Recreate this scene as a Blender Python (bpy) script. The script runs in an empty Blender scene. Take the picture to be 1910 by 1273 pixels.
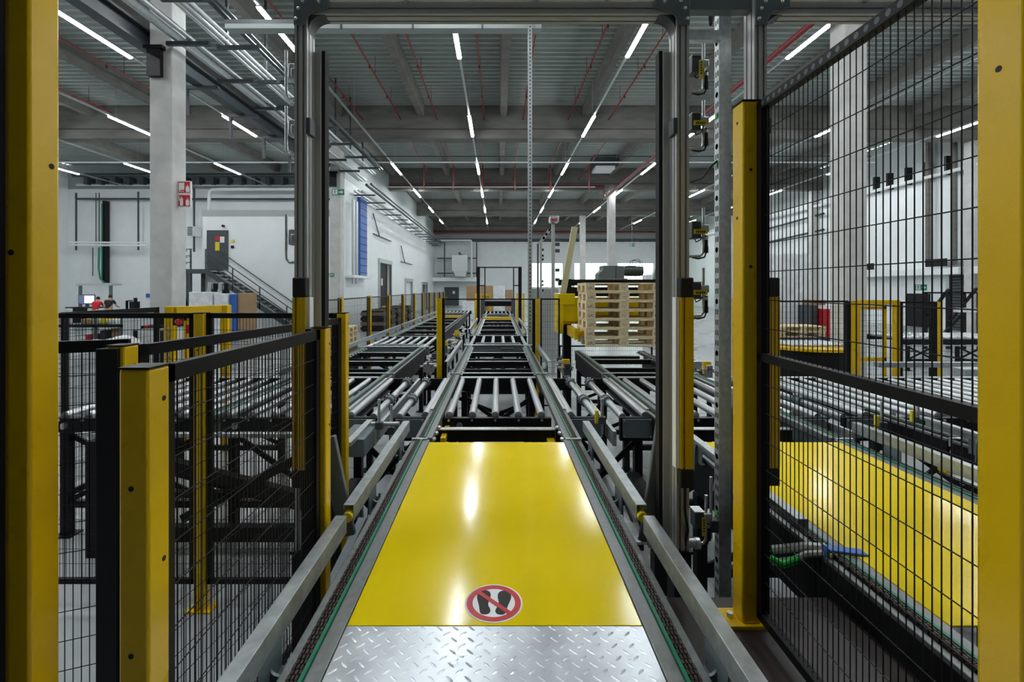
import bpy, bmesh, math, random
from mathutils import Vector, Matrix
random.seed(7)
C = bpy.context.scene.collection
U0, V0, F, HC = 929.0, 538.0, 880.0, 2.2
PI = math.pi
def PX(u, Y): return (u - U0) * Y / F
def PZ(v, Y): return HC - (v - V0) * Y / F
def P(u, v, Y): return Vector((PX(u, Y), Y, PZ(v, Y)))
ZC = HC - 1.093            # top of the conveyors
ORD = 'first second third fourth fifth sixth seventh eighth ninth tenth eleventh twelfth thirteenth fourteenth'.split()

# ---------------------------------------------------------------- materials
def mat(name, col, rough=0.5, metal=0.0, noise=0.0, scale=8.0, bump=0.0, bscale=40.0, stretch=None, coat=0.0, spec=None):
    m = bpy.data.materials.new(name); m.use_nodes = True
    nt = m.node_tree; N = nt.nodes; L = nt.links
    b = N['Principled BSDF']
    b.inputs['Base Color'].default_value = (*col, 1); b.inputs['Roughness'].default_value = rough; b.inputs['Metallic'].default_value = metal
    if coat: b.inputs['Coat Weight'].default_value = coat; b.inputs['Coat Roughness'].default_value = 0.12
    if spec is not None: b.inputs['Specular IOR Level'].default_value = spec
    tc = N.new('ShaderNodeTexCoord'); src = tc.outputs['Object']
    if stretch:
        mp = N.new('ShaderNodeMapping'); mp.inputs['Scale'].default_value = stretch
        L.new(src, mp.inputs['Vector']); src = mp.outputs['Vector']
    if noise:
        n = N.new('ShaderNodeTexNoise'); n.inputs['Scale'].default_value = scale; n.inputs['Detail'].default_value = 6
        L.new(src, n.inputs['Vector'])
        r = N.new('ShaderNodeValToRGB')
        r.color_ramp.elements[0].position = 0.3; r.color_ramp.elements[1].position = 0.7
        lo = [max(0, c * (1 - noise)) for c in col]; hi = [min(1, c * (1 + noise)) for c in col]
        r.color_ramp.elements[0].color = (*lo, 1); r.color_ramp.elements[1].color = (*hi, 1)
        L.new(n.outputs['Fac'], r.inputs['Fac']); L.new(r.outputs['Color'], b.inputs['Base Color'])
        mr = N.new('ShaderNodeMapRange'); mr.inputs['To Min'].default_value = max(0.03, rough - 0.08); mr.inputs['To Max'].default_value = min(1, rough + 0.1)
        L.new(n.outputs['Fac'], mr.inputs['Value']); L.new(mr.outputs['Result'], b.inputs['Roughness'])
    if bump:
        n2 = N.new('ShaderNodeTexNoise'); n2.inputs['Scale'].default_value = bscale; n2.inputs['Detail'].default_value = 4
        L.new(src, n2.inputs['Vector'])
        bp = N.new('ShaderNodeBump'); bp.inputs['Strength'].default_value = bump; bp.inputs['Distance'].default_value = 0.01
        L.new(n2.outputs['Fac'], bp.inputs['Height']); L.new(bp.outputs['Normal'], b.inputs['Normal'])
    return m
def emis(name, col, s):
    m = bpy.data.materials.new(name); m.use_nodes = True
    N = m.node_tree.nodes; N.clear()
    e = N.new('ShaderNodeEmission'); o = N.new('ShaderNodeOutputMaterial')
    e.inputs['Color'].default_value = (*col, 1); e.inputs['Strength'].default_value = s
    m.node_tree.links.new(e.outputs[0], o.inputs[0]); return m
def glassmat(name):
    m = bpy.data.materials.new(name); m.use_nodes = True
    N = m.node_tree.nodes; N.clear(); L = m.node_tree.links
    t = N.new('ShaderNodeBsdfTransparent'); g = N.new('ShaderNodeBsdfGlossy'); x = N.new('ShaderNodeMixShader'); o = N.new('ShaderNodeOutputMaterial')
    g.inputs['Roughness'].default_value = 0.05; x.inputs[0].default_value = 0.08
    t.inputs['Color'].default_value = (0.9, 0.97, 0.95, 1)
    L.new(t.outputs[0], x.inputs[1]); L.new(g.outputs[0], x.inputs[2]); L.new(x.outputs[0], o.inputs[0]); return m

YEL = mat('yellow_gloss_sheet', (0.80, 0.60, 0.0), 0.13, 0, 0.03, 3, 0.012, 5, spec=0.32)
YPO = mat('yellow_powder_coat', (0.70, 0.44, 0.0), 0.28, 0, 0.05, 6, 0.04, 220, spec=0.4)
YLB = mat('yellow_label', (0.75, 0.62, 0.02), 0.5, 0, 0.05, 30)
BLK = mat('black_powder_coat', (0.006, 0.006, 0.007), 0.45, 0, 0.2, 12, 0.03, 200, spec=0.18)
BLS = mat('black_painted_steel', (0.007, 0.007, 0.008), 0.4, 0, 0.25, 5, spec=0.22)
RUB = mat('black_rubber', (0.006, 0.006, 0.006), 0.75, 0, 0.2, 20)
RAI = mat('dull_rail_steel', (0.22, 0.23, 0.23), 0.42, 0.85, 0.15, 30)
DKW = mat('dark_front_wall', (0.16, 0.165, 0.165), 0.6, 0, 0.1, 2)  # unseen wall behind the camera, toned dark so camera-facing sides stay dim
GAL = mat('galvanised_steel', (0.55, 0.58, 0.58), 0.38, 0.85, 0.18, 35, 0.03, 60)
ROL = mat('roller_steel', (0.60, 0.62, 0.64), 0.34, 0.95)
GRL = mat('galvanised_rail', (0.40, 0.43, 0.43), 0.4, 0.85, 0.2, 22, 0.02, 60)
ALU = mat('anodised_aluminium', (0.50, 0.50, 0.49), 0.42, 0.55, 0.06, 20, stretch=(30, 30, 0.4))
CHR = mat('zinc_bolt', (0.7, 0.7, 0.7), 0.36, 1.0)
TRD = mat('tread_plate_steel', (0.66, 0.70, 0.74), 0.3, 0.9, 0.12, 9, 0.05, 25)
DGR = mat('dark_grey_paint', (0.05, 0.06, 0.068), 0.42, 0, 0.12, 6)
BGR = mat('blue_grey_paint', (0.14, 0.17, 0.185), 0.38, 0.35, 0.1, 6)
GRN = mat('green_plastic_guide', (0.0, 0.16, 0.085), 0.4, 0, 0.1, 20)
CHN = mat('oiled_chain_steel', (0.055, 0.04, 0.035), 0.45, 0.7, 0.3, 60)
PLY = mat('brown_phenolic_plywood', (0.020, 0.012, 0.011), 0.42, 0, 0.3, 7, 0.06, 260)
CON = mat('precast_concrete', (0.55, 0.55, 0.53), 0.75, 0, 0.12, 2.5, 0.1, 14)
CON2 = mat('shade_darkened_concrete', (0.16, 0.155, 0.14), 0.8, 0, 0.22, 1.8, 0.1, 10, stretch=(0.5, 1, 2))  # roof concrete with its dim lighting darkened into the colour; downpipes reuse it
DEK = mat('roof_deck_steel', (0.33, 0.37, 0.345), 0.5, 0.15, 0.06, 2)
WHT = mat('white_sandwich_panel', (0.80, 0.83, 0.84), 0.42, 0, 0.03, 1.5)
GRP = mat('grey_sandwich_panel', (0.36, 0.40, 0.39), 0.5, 0, 0.05, 1.5)
FLR = mat('polished_concrete_floor', (0.33, 0.35, 0.36), 0.28, 0, 0.14, 0.9, 0.02, 6)
WD = mat('pallet_pine', (0.84, 0.66, 0.40), 0.65, 0, 0.28, 5, 0.15, 30, stretch=(1.2, 9, 9))
WDB = mat('pallet_block_chipwood', (0.82, 0.68, 0.45), 0.75, 0, 0.2, 40, 0.2, 80)
WDD = mat('dark_old_wood', (0.16, 0.11, 0.07), 0.7, 0, 0.3, 6, stretch=(1, 8, 8))
INK = mat('black_stamp_ink', (0.02, 0.016, 0.013), 0.7)
CRD = mat('corrugated_cardboard', (0.36, 0.23, 0.125), 0.75, 0, 0.1, 3)
RED = mat('red_sign', (0.52, 0.012, 0.02), 0.4)
RPI = mat('red_sprinkler_pipe', (0.17, 0.012, 0.013), 0.4)
SGW = mat('white_sign', (0.8, 0.8, 0.8), 0.4)
SGN = mat('green_sign', (0.0, 0.22, 0.12), 0.4)
BLU = mat('blue_plastic', (0.03, 0.12, 0.42), 0.4, 0, 0.1, 9)
FIL = mat('white_stretch_film', (0.72, 0.74, 0.76), 0.25, 0, 0.12, 4, 0.4, 9)
SKN = mat('skin', (0.55, 0.32, 0.22), 0.55)
HAI = mat('dark_hair', (0.02, 0.013, 0.01), 0.6)
SHR = mat('red_shirt_cloth', (0.62, 0.012, 0.02), 0.8)
SHB = mat('black_shirt_cloth', (0.012, 0.012, 0.014), 0.85)
GCB = mat('green_cable_jacket', (0.01, 0.4, 0.05), 0.45)
LED = emis('led_diffuser', (0.93, 0.98, 1.0), 60.0)
SCR = emis('monitor_glow', (0.75, 0.82, 1.0), 1.6)
GLS = glassmat('window_glass')
PLX = glassmat('clear_polycarbonate')

# ---------------------------------------------------------------- builder
def wloc(o):
    v = Vector((0, 0, 0))
    while o is not None: v += o.location; o = o.parent
    return v
class B:
    def __init__(s): s.v = []; s.f = []
    def add(s, vs, fs):
        k = len(s.v); s.v += [tuple(v) for v in vs]; s.f += [tuple(i + k for i in f) for f in fs]; return s
    def box(s, x0, x1, y0, y1, z0, z1):
        if x0 > x1: x0, x1 = x1, x0
        if y0 > y1: y0, y1 = y1, y0
        if z0 > z1: z0, z1 = z1, z0
        return s.add([(x0,y0,z0),(x1,y0,z0),(x1,y1,z0),(x0,y1,z0),(x0,y0,z1),(x1,y0,z1),(x1,y1,z1),(x0,y1,z1)],
                     [(0,3,2,1),(4,5,6,7),(0,1,5,4),(1,2,6,5),(2,3,7,6),(3,0,4,7)])
    def cb(s, c, sx, sy, sz): return s.box(c[0]-sx/2, c[0]+sx/2, c[1]-sy/2, c[1]+sy/2, c[2]-sz/2, c[2]+sz/2)
    def bar(s, a, b, w, h, up=(0, 0, 1)):
        a = Vector(a); b = Vector(b); d = (b - a).normalized(); up = Vector(up)
        if abs(d.dot(up)) > 0.98: up = Vector((0, 1, 0))
        x = d.cross(up).normalized() * (w / 2); y = x.cross(d).normalized() * (h / 2)
        vs = [a-x-y, a+x-y, a+x+y, a-x+y, b-x-y, b+x-y, b+x+y, b-x+y]
        return s.add(vs, [(0,1,2,3),(7,6,5,4),(0,4,5,1),(1,5,6,2),(2,6,7,3),(3,7,4,0)])
    def tube(s, a, b, r, n=12, r2=None, caps=True):
        a = Vector(a); b = Vector(b); r2 = r if r2 is None else r2
        d = (b - a).normalized(); up = Vector((0, 0, 1)) if abs(d.z) < 0.95 else Vector((0, 1, 0))
        x = d.cross(up).normalized(); y = x.cross(d).normalized()
        vs = []
        for (p, q) in ((a, r), (b, r2)):
            for i in range(n):
                t = 2 * PI * i / n; vs.append(p + x * (q * math.cos(t)) + y * (q * math.sin(t)))
        fs = [(i, i + n, (i + 1) % n + n, (i + 1) % n) for i in range(n)]
        if caps: fs += [tuple(range(n)), tuple(range(2 * n - 1, n - 1, -1))]
        return s.add(vs, fs)
    def path(s, pts, r, n=8):
        pts = [Vector(p) for p in pts]
        vs, fs = [], []; px = None
        for i, p in enumerate(pts):
            d = (pts[min(i + 1, len(pts) - 1)] - pts[max(i - 1, 0)]).normalized()
            up = Vector((0, 0, 1)) if abs(d.z) < 0.9 else Vector((0, 1, 0))
            x = d.cross(up).normalized() if px is None else (px - d * px.dot(d)).normalized()
            px = x; y = x.cross(d)
            for k in range(n):
                t = 2 * PI * k / n; vs.append(p + x * (r * math.cos(t)) + y * (r * math.sin(t)))
        for i in range(len(pts) - 1):
            for k in range(n): fs.append((i*n+k, (i+1)*n+k, (i+1)*n+(k+1) % n, i*n+(k+1) % n))
        fs += [tuple(range(n)), tuple(range(len(vs) - 1, len(vs) - n - 1, -1))]
        return s.add(vs, fs)
    def prism(s, pts, axis, a0, a1):
        n = len(pts); vs = []
        for a in (a0, a1):
            for (p, q) in pts: vs.append({'x': (a, p, q), 'y': (p, a, q), 'z': (p, q, a)}[axis])
        return s.add(vs, [tuple(range(n)), tuple(range(2*n-1, n-1, -1))] + [(i, i+n, (i+1) % n + n, (i+1) % n) for i in range(n)])
    def ring(s, c, r0, r1, axis, t, n=28):
        vs = []; fs = []
        for (r, o) in ((r0, -t/2), (r1, -t/2), (r1, t/2), (r0, t/2)):
            for i in range(n):
                a = 2*PI*i/n; p, q = r*math.cos(a), r*math.sin(a)
                vs.append({'x': (c[0]+o, c[1]+p, c[2]+q), 'y': (c[0]+p, c[1]+o, c[2]+q), 'z': (c[0]+p, c[1]+q, c[2]+o)}[axis])
        for k in range(4):
            for i in range(n): fs.append((k*n+i, k*n+(i+1) % n, ((k+1) % 4)*n+(i+1) % n, ((k+1) % 4)*n+i))
        return s.add(vs, fs)
    def ball(s, c, r, n=10, m=6, sz=1.0):
        vs = []; fs = []
        for j in range(1, m):
            ph = PI*j/m
            for i in range(n):
                t = 2*PI*i/n; vs.append((c[0]+r*math.sin(ph)*math.cos(t), c[1]+r*math.sin(ph)*math.sin(t), c[2]+r*sz*math.cos(ph)))
        vs += [(c[0], c[1], c[2]+r*sz), (c[0], c[1], c[2]-r*sz)]; T = len(vs)-2
        for j in range(m-2):
            for i in range(n): fs.append((j*n+i, (j+1)*n+i, (j+1)*n+(i+1) % n, j*n+(i+1) % n))
        for i in range(n): fs.append((T, i, (i+1) % n)); fs.append((T+1, (m-2)*n+(i+1) % n, (m-2)*n+i))
        return s.add(vs, fs)
    def to(s, name, m, parent=None, smooth=True, bevel=0.0, origin=None):
        me = bpy.data.meshes.new(name)
        if parent is not None: off = wloc(parent)
        elif origin is not None: off = Vector(origin)
        else:
            xs = [v[0] for v in s.v]; ys = [v[1] for v in s.v]; zs = [v[2] for v in s.v]
            off = Vector(((min(xs)+max(xs))/2, (min(ys)+max(ys))/2, min(zs)))
        me.from_pydata([(v[0]-off.x, v[1]-off.y, v[2]-off.z) for v in s.v], [], s.f)
        bm = bmesh.new(); bm.from_mesh(me); bmesh.ops.recalc_face_normals(bm, faces=bm.faces); bm.to_mesh(me); bm.free()
        me.materials.append(m)
        if smooth:
            me.polygons.foreach_set('use_smooth', [True]*len(me.polygons)); me.set_sharp_from_angle(angle=math.radians(35))
        o = bpy.data.objects.new(name, me); C.objects.link(o)
        if parent is not None: o.parent = parent
        else: o.location = off
        if bevel:
            md = o.modifiers.new('edge', 'BEVEL'); md.width = bevel; md.segments = 2; md.limit_method = 'ANGLE'; md.harden_normals = False
        return o
def tag(o, label, cat, group=None):
    o['label'] = label; o['category'] = cat
    if group: o['group'] = group
    return o
def T(name, label, cat, loc, group=None):
    o = bpy.data.objects.new(name, None); C.objects.link(o); o.location = loc; o.empty_display_size = 0.1
    return tag(o, label, cat, group)
def S(o): o['kind'] = 'structure'; return o
def kids(o): return [c for c in bpy.data.objects if c.parent is o]
def dup(root, loc, label, group=None, rotz=None):
    r = root.copy(); C.objects.link(r); r.location = loc; r['label'] = label
    if group: r['group'] = group
    if rotz is not None: r.rotation_euler = (0, 0, rotz)
    def rec(a, b):
        for ch in a.children:
            c = ch.copy(); C.objects.link(c); c.parent = b; rec(ch, c)
    rec(root, r); return r
def text(s, name, m, parent, loc, size, normal='-y', depth=0.001):
    cu = bpy.data.curves.new('t', 'FONT'); cu.body = s; cu.size = size; cu.extrude = depth; cu.align_x = 'CENTER'; cu.align_y = 'CENTER'
    to = bpy.data.objects.new('t', cu); C.objects.link(to)
    bpy.context.view_layer.update()
    me = bpy.data.meshes.new_from_object(to.evaluated_get(bpy.context.evaluated_depsgraph_get()))
    bpy.data.objects.remove(to)
    if normal == '-y': me.transform(Matrix.Rotation(PI/2, 4, 'X'))
    me.transform(Matrix.Translation(Vector(loc) - wloc(parent)))
    me.materials.clear(); me.materials.append(m)
    o = bpy.data.objects.new(name, me); C.objects.link(o); o.parent = parent; return o
# ================================================================ SETTING
YB = [-0.8, 11.2, 23.2, 35.2, 47.2, 59.2]
XL, XR, YF, YR, ZR = -31.0, 24.0, -9.0, 60.5, 11.1
S(B().box(XL, XR, YF, YR, -0.2, 0).to('floor', FLR))
b = B(); prof = []
y = YF
while y < YR: prof += [(y, ZR), (y+0.03, ZR+0.1), (y+0.2, ZR+0.1), (y+0.23, ZR)]; y += 0.34
prof += [(YR, ZR), (YR, ZR+0.25), (YF, ZR+0.25)]
vs = []; n = len(prof)
S(b.prism(prof, 'x', XL, XR).to('ceiling', DEK, smooth=False))
XS, YS = -8.1, 24.9       # inner corner of the white side wall
def wall(name, b, m): return S(b.to(name, m, smooth=False))
b = B()
# side wall with door openings
ops = [(32.0, 35.4, 3.95), (41.0, 44.2, 2.8), (50.0, 53.5, 2.6)]
yy = YS
for (a, c, h) in ops:
    b.box(XS-0.3, XS, yy, a, 0, 8.0); b.box(XS-0.3, XS, a, c, h, 8.0); yy = c
b.box(XS-0.3, XS, yy, YR, 0, 8.0)
wall('wall_side', b, WHT)
wall('wall_upper', B().box(XS-0.3, XS, YS, YR, 8.0, ZR), GRP)
b = B().box(XL, XS-0.3, 34.0, 34.3, 0, 9.35); wall('wall_left', b, WHT)
wall('wall_clerestory', B().box(XL, XS-0.3, 34.0, 34.3, 9.35, ZR), GRP)
wall('wall_west', B().box(XL-0.3, XL, YF, 34.3, 0, ZR), WHT)
wall('wall_front', B().box(XL, XR, YF-0.3, YF, 0, ZR), DKW)
wall('wall_right', B().box(XR, XR+0.3, YF, YR, 0, 8.8), WHT)
wall('wall_right_upper', B().box(XR, XR+0.3, YF, YR, 8.8, ZR), GRP)
# back wall with windows
WN = [(4.2, 8.35), (9.75, 14.2), (15.3, 20.0)]
zb, zt = PZ(537, YR), PZ(490, YR)
b = B(); xx = XS
for (a, c) in WN:
    b.box(xx, a, YR, YR+0.3, 0, 8.2); b.box(a, c, YR, YR+0.3, 0, zb); b.box(a, c, YR, YR+0.3, zt, 8.2); xx = c
b.box(xx, XR, YR, YR+0.3, 0, 8.2)
wall('wall_back', b, WHT)
wall('wall_back_upper', B().box(XS, XR, YR, YR+0.3, 8.2, ZR), GRP)
for i, (a, c) in enumerate(WN):
    fr = S(B().box(a, c, YR+0.08, YR+0.2, zb, zb+0.08).box(a, c, YR+0.08, YR+0.2, zt-0.08, zt).box(a, a+0.08, YR+0.08, YR+0.2, zb, zt).box(c-0.08, c, YR+0.08, YR+0.2, zb, zt)
      .box((a+c)/2-0.03, (a+c)/2+0.03, YR+0.08, YR+0.2, zb, zt).to('window_%d' % (i+1), GAL, smooth=False))
    B().box(a+0.08, c-0.08, YR+0.13, YR+0.14, zb+0.08, zt-0.08).to('pane', GLS, fr, smooth=False)
# grey steel studs and dark girts high on the back wall
b = B()
for z in (8.35, PZ(450, YR)-0.1): b.box(XS, XR, YR-0.25, YR, z, z+0.18)
x = XS+1
while x < XR: b.box(x, x+0.14, YR-0.2, YR, PZ(452, YR), 8.35); x += 2.3
S(b.to('trim_1', DGR, smooth=False))
# beams, purlins, columns
k = 2
for y in YB:
    z = HC + 7.28
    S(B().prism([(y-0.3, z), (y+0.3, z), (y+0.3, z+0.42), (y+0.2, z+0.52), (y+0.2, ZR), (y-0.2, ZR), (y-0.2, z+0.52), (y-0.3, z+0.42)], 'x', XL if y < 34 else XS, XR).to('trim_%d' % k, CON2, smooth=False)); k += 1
for i in range(-6, 6):
    x = 0.27 + 4.02 * i
    for j in range(len(YB)-1):
        if x < XS and j > 2: continue
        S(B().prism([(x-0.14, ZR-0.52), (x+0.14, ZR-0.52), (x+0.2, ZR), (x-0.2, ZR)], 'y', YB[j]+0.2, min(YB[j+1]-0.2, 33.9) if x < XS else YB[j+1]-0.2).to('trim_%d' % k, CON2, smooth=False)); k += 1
cols = [('left', -8.28, 11.2), ('left', -8.28, 23.2), ('right', 8.24, 11.2), ('right', 8.24, 23.2), ('right', 8.24, 35.2), ('right', 8.24, 47.2)]
CN = 0
for (sd, x, y) in cols:
    CN += 1
    o = S(B().prism([(x+0.02, y), (x+0.51, y), (x+0.53, y+0.02), (x+0.53, y+0.51), (x+0.51, y+0.53), (x+0.02, y+0.53), (x, y+0.51), (x, y+0.02)], 'z', 0, HC+7.28).to('column_%d' % CN, CON, smooth=False))
for (x, y) in ((XR-0.6, 11.2), (XR-0.6, 23.2), (XR-0.6, 35.2), (XR-0.6, 47.2)):
    CN += 1; S(B().box(x, XR, y, y+0.5, 0, HC+7.28).to('column_%d' % CN, CON, smooth=False))

# doors of the white side wall
def sdoor(nm, y0, y1, h, lab):
    d = S(B().box(XS-0.05, XS+0.12, y0-0.12, y0, 0, h+0.14).box(XS-0.05, XS+0.12, y1, y1+0.12, 0, h+0.14).box(XS-0.05, XS+0.14, y0-0.2, y1+0.2, h, h+0.28).to(nm, GAL, smooth=False))
    return d
d = sdoor('door_1', 32.0, 35.4, 3.95, '')
B().box(XS-0.29, XS-0.2, 32.05, 35.35, 0, 3.94).to('door_leaf', BLS, d, smooth=False)
B().box(XS-0.2, XS-0.12, 32.05, 32.25, 0, 3.9).to('door_edge', YPO, d, smooth=False)
B().box(XS-0.2, XS-0.19, 33.5, 33.9, 2.4, 2.9).to('door_notice', SGW, d, smooth=False)
d = sdoor('door_2', 41.0, 44.2, 2.8, '')
B().box(XS-0.27, XS-0.2, 41.0, 44.2, 0, 2.8).box(XS-0.2, XS-0.16, 42.55, 42.65, 0, 2.75).to('door_leaf', WHT, d, smooth=False)
d = sdoor('door_3', 50.0, 53.5, 2.6, '')
B().box(XS-0.27, XS-0.2, 50.0, 53.5, 0, 2.6).to('door_leaf', DGR, d, smooth=False)
# grey door in the back wall
xa, xb = PX(829, YR), PX(856, YR)
d = S(B().box(xa, xb, YR-0.08, YR, 0, PZ(536, YR)).to('door_4', DGR, smooth=False))
B().box(xa+1.05, xa+1.35, YR-0.09, YR-0.08, 1.5, 1.85).to('door_notice', SGW, d, smooth=False)
B().box(xa+0.2, xa+0.35, YR-0.13, YR-0.08, 1.0, 1.05).to('door_handle', CHR, d, smooth=False)
# dark exit door and roller shutter in the right wall
yd = XR * F / (1713 - U0)
d = S(B().box(XR-0.06, XR, yd-0.75, yd+0.75, 0, PZ(548, yd)).to('door_5', BLS, smooth=False))
B().box(XR-0.1, XR-0.06, yd-0.65, yd-0.5, 1.0, 1.06).to('door_handle', CHR, d, smooth=False)
b = B(); y0, y1 = XR*F/(1900-U0), XR*F/(1775-U0)
for i in range(20): b.prism([(XR-0.03, i*0.155), (XR-0.08, i*0.155+0.03), (XR-0.08, i*0.155+0.125), (XR-0.03, i*0.155+0.155), (XR, i*0.155+0.155), (XR, i*0.155)], 'y', y0, y1)
d = S(b.to('door_6', DGR, smooth=False))
B().box(XR-0.14, XR, y0-0.2, y0, 0, 3.3).box(XR-0.14, XR, y1, y1+0.2, 0, 3.3).box(XR-0.3, XR, y0-0.2, y1+0.2, 3.1, 3.6).to('door_frame', GAL, d, smooth=False)

# stair-top room: boxed white room with a dark door
xa = PX(378, YS)
b = B().box(xa, XS-0.3, YS, 33.9, 0, PZ(404, YS))
wall('wall_room', b, WHT)
wall('wall_room_band', B().box(xa-0.01, XS-0.3, YS-0.01, 33.9, PZ(404, YS), PZ(392, YS)), GRP)
xd0, xd1 = PX(387, YS), PX(426, YS); zp = PZ(504, YS)
d = S(B().box(xd0, xd1, YS-0.07, YS, zp, PZ(430, YS)).to('door_7', DGR, smooth=False))
B().box(PX(403, YS), PX(411, YS), YS-0.08, YS-0.07, PZ(449, YS), PZ(441, YS)).to('warning_notice', RED, d, smooth=False)
B().box(PX(412, YS), PX(420, YS), YS-0.08, YS-0.07, PZ(453, YS), PZ(442, YS)).to('paper_notice', SGW, d, smooth=False)
B().box(PX(403, YS), PX(411, YS), YS-0.08, YS-0.07, PZ(468, YS), PZ(452, YS)).to('yellow_notice', YLB, d, smooth=False)
B().tube((PX(417.5, YS), YS-0.12, PZ(422, YS)), (PX(417.5, YS), YS, PZ(422, YS)), 0.06).to('door_lamp', BLK, d)

# ================================================================ CEILING SERVICES
HL = HC + 7.2
seg = [(0.5, 3.1), (6, 8.6), (12.0, 14.6), (19.6, 22.3), (27.0, 29.7), (34.4, 37.2), (41.8, 44.8), (49.5, 52.3)]  # the two nearest, out of view overhead, are added to light the foreground
rows = [(-26.3, 'leftmost ceiling row', None), (-21.4, 'second ceiling row from the left', None), (-16.2, 'third ceiling row from the left', None),
        (-11.4, 'fourth ceiling row from the left', None), (-6.1, 'fifth ceiling row from the left', None),
        (-1.2, 'sixth ceiling row from the left', None), (4.0, 'seventh ceiling row from the left', None), (9.0, 'third ceiling row from the right', None),
        (15.0, 'second ceiling row from the right', None), (20.7, 'rightmost ceiling row', None)]
proto = None
for (x, lab, sel) in rows:
    yl = 33.5 if x < -9 else 58
    tg = T('light_trunking', 'long pale rail carrying the strip lights of the ' + lab, 'light rail', (x, -8, HL))
    B().box(x-0.035, x+0.035, -8, yl, HL, HL+0.07).to('rail', GAL, tg, smooth=False)
    yy = 4
    while yy < yl: B().tube((x, yy, HL+0.07), (x, yy, ZR), 0.008, 5).to('hanger', GAL, tg); yy += 8
    i = 0
    for (a, c) in seg:
        if c > yl: continue
        if x == -6.1 and a == 19.6: continue
        a, c = a + 0.04*math.sin(x*3+a), c + 0.04*math.sin(x*5+c)
        lb = 'lit strip light, %s from the near end, %s' % (ORD[i], lab); i += 1
        if proto is None:
            proto = T('strip_light', lb, 'ceiling light', (x, a, HL), 'LED strip lights under the roof')
            B().prism([(x-0.05, HL), (x+0.05, HL), (x+0.07, HL-0.03), (x-0.07, HL-0.03)], 'y', a, a+2.65).to('housing', SGW, proto, smooth=False)
            B().prism([(x-0.065, HL-0.03), (x+0.065, HL-0.03), (x+0.045, HL-0.075), (x-0.045, HL-0.075)], 'y', a+0.02, a+2.63).to('diffuser', LED, proto, smooth=False)
        else: dup(proto, (x, a, HL), lb)

# sprinkler lines
def pipe(name, lab, pts, r, m, n=8, cat='pipe', group=None):
    return tag(B().path(pts, r, n).to(name, m), lab, cat, group)
SP = [(-0.575, 'near the first purlin left of the centre'), (-0.36, 'left of the centre light row'), (-0.083, 'right above the centre conveyor'), (0.148, 'beside the perforated cable pole'),
      (0.415, 'left of the right-hand centre light row'), (0.655, 'right of the right-hand centre light row'), (-0.80, 'by the left gate upright'), (-1.75, 'left of the near concrete column'), (-2.2, 'farthest left of the near concrete column')]
for (q, lab) in SP:
    x = q * 8.2; z = HC + 8.2
    t = T('sprinkler_pipe', 'thin red sprinkler pipe, first roof bay, ' + lab, 'pipe', (x, 11.6, z))
    B().tube((x, 11.55, z), (x, 22.9 if q > -1.5 else 22.0, z), 0.035, 8).to('pipe', RPI, t)
    hb = B()
    for yy in (11.9, 14.6, 17.3, 20): hb.tube((x, yy, z), (x, yy, z-0.14), 0.03, 8).tube((x, yy+0.8, z), (x, yy+0.8, ZR-.01), 0.01, 5)
    hb.to('sprinkler_head', RPI, t)
SP2 = [(-2.9, 0), (-1.0, 1), (1.1, 2), (3.4, 3), (-4.8, 4), (5.9, 5)]
for (x, i) in SP2:
    z = HC+8.0
    t = T('sprinkler_pipe', 'thin red sprinkler branch in the second roof bay, %s from its left' % ORD[[4, 0, 1, 2, 3, 5].index(i)], 'pipe', (x, 23.6, z))
    B().tube((x, 23.6, z), (x, 34.8, z), 0.035, 8).to('pipe', RPI, t)
    B().tube((x, 30.6, z), (x, 30.6, z-1.6), 0.04, 8).to('drop_pipe', RPI, t)
t = T('sprinkler_main', 'thick red sprinkler main crossing the hall below the second beam and running along the right', 'pipe', (7.7, 5, HC+6.5))
B().path([(7.7, 3, HC+6.5), (7.7, 34.3, HC+6.5)], 0.085, 12).to('long_pipe', RPI, t)
B().path([(7.7, 34.3, HC+6.5), (7.7, 34.3, HC+7.42), (-7.9, 34.3, HC+7.42)], 0.1, 12).to('cross_pipe', RPI, t)
pipe('sprinkler_main', 'dark red pipe along the top of the back wall', [(XS, 59.0, PZ(433, 59)), (XR, 59.0, PZ(433, 59))], 0.12, RPI)
# white conduits crossing the hall
pipe('conduit', 'thin pale conduit crossing the hall below the first beam, lower one', [(-28, 25.0, PZ(303, 25)), (20, 25.0, PZ(303, 25))], 0.035, WHT)
pipe('conduit', 'thin grey conduit crossing the hall below the first beam, upper one', [(-8, 25.3, PZ(289, 25)), (20, 25.3, PZ(289, 25))], 0.03, DGR)
pipe('conduit', 'pale conduit crossing the hall below the second beam', [(-7.9, 34.0, PZ(349, 34)), (7, 34.0, PZ(349, 34))], 0.05, WHT)
# left pipe and cable rack above the columns
t = T('pipe_rack', 'long overhead rack of galvanised pipes and dark crossbars above the left concrete columns', 'pipe rack', (-7, 0, 8))
for (x, z, r, m) in ((-7.55, 8.05, 0.06, GAL), (-7.38, 8.02, 0.05, WHT), (-7.2, 8.05, 0.06, GAL), (-7.0, 8.42, 0.05, WHT), (-6.85, 8.4, 0.06, GAL), (-6.68, 8.42, 0.045, WHT), (-6.45, 8.62, 0.06, DGR), (-6.28, 8.62, 0.05, DGR)):
    B().tube((x, -4, z), (x, 25.6, z), r, 10).to('pipe', m, t)
yy = -1.0; i = 0
while yy < 25:
    B().box(-7.75, -6.75, yy, yy+0.08, 7.88, 7.97).to('crossbar', DGR, t, smooth=False)
    B().box(-7.1, -6.05, yy+0.9, yy+0.98, 8.25, 8.34).to('crossbar', DGR, t, smooth=False)
    B().box(-6.9, -6.84, yy+0.92, yy+0.98, 8.3, ZR).to('hanger', DGR, t, smooth=False)
    yy += 2.0
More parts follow.
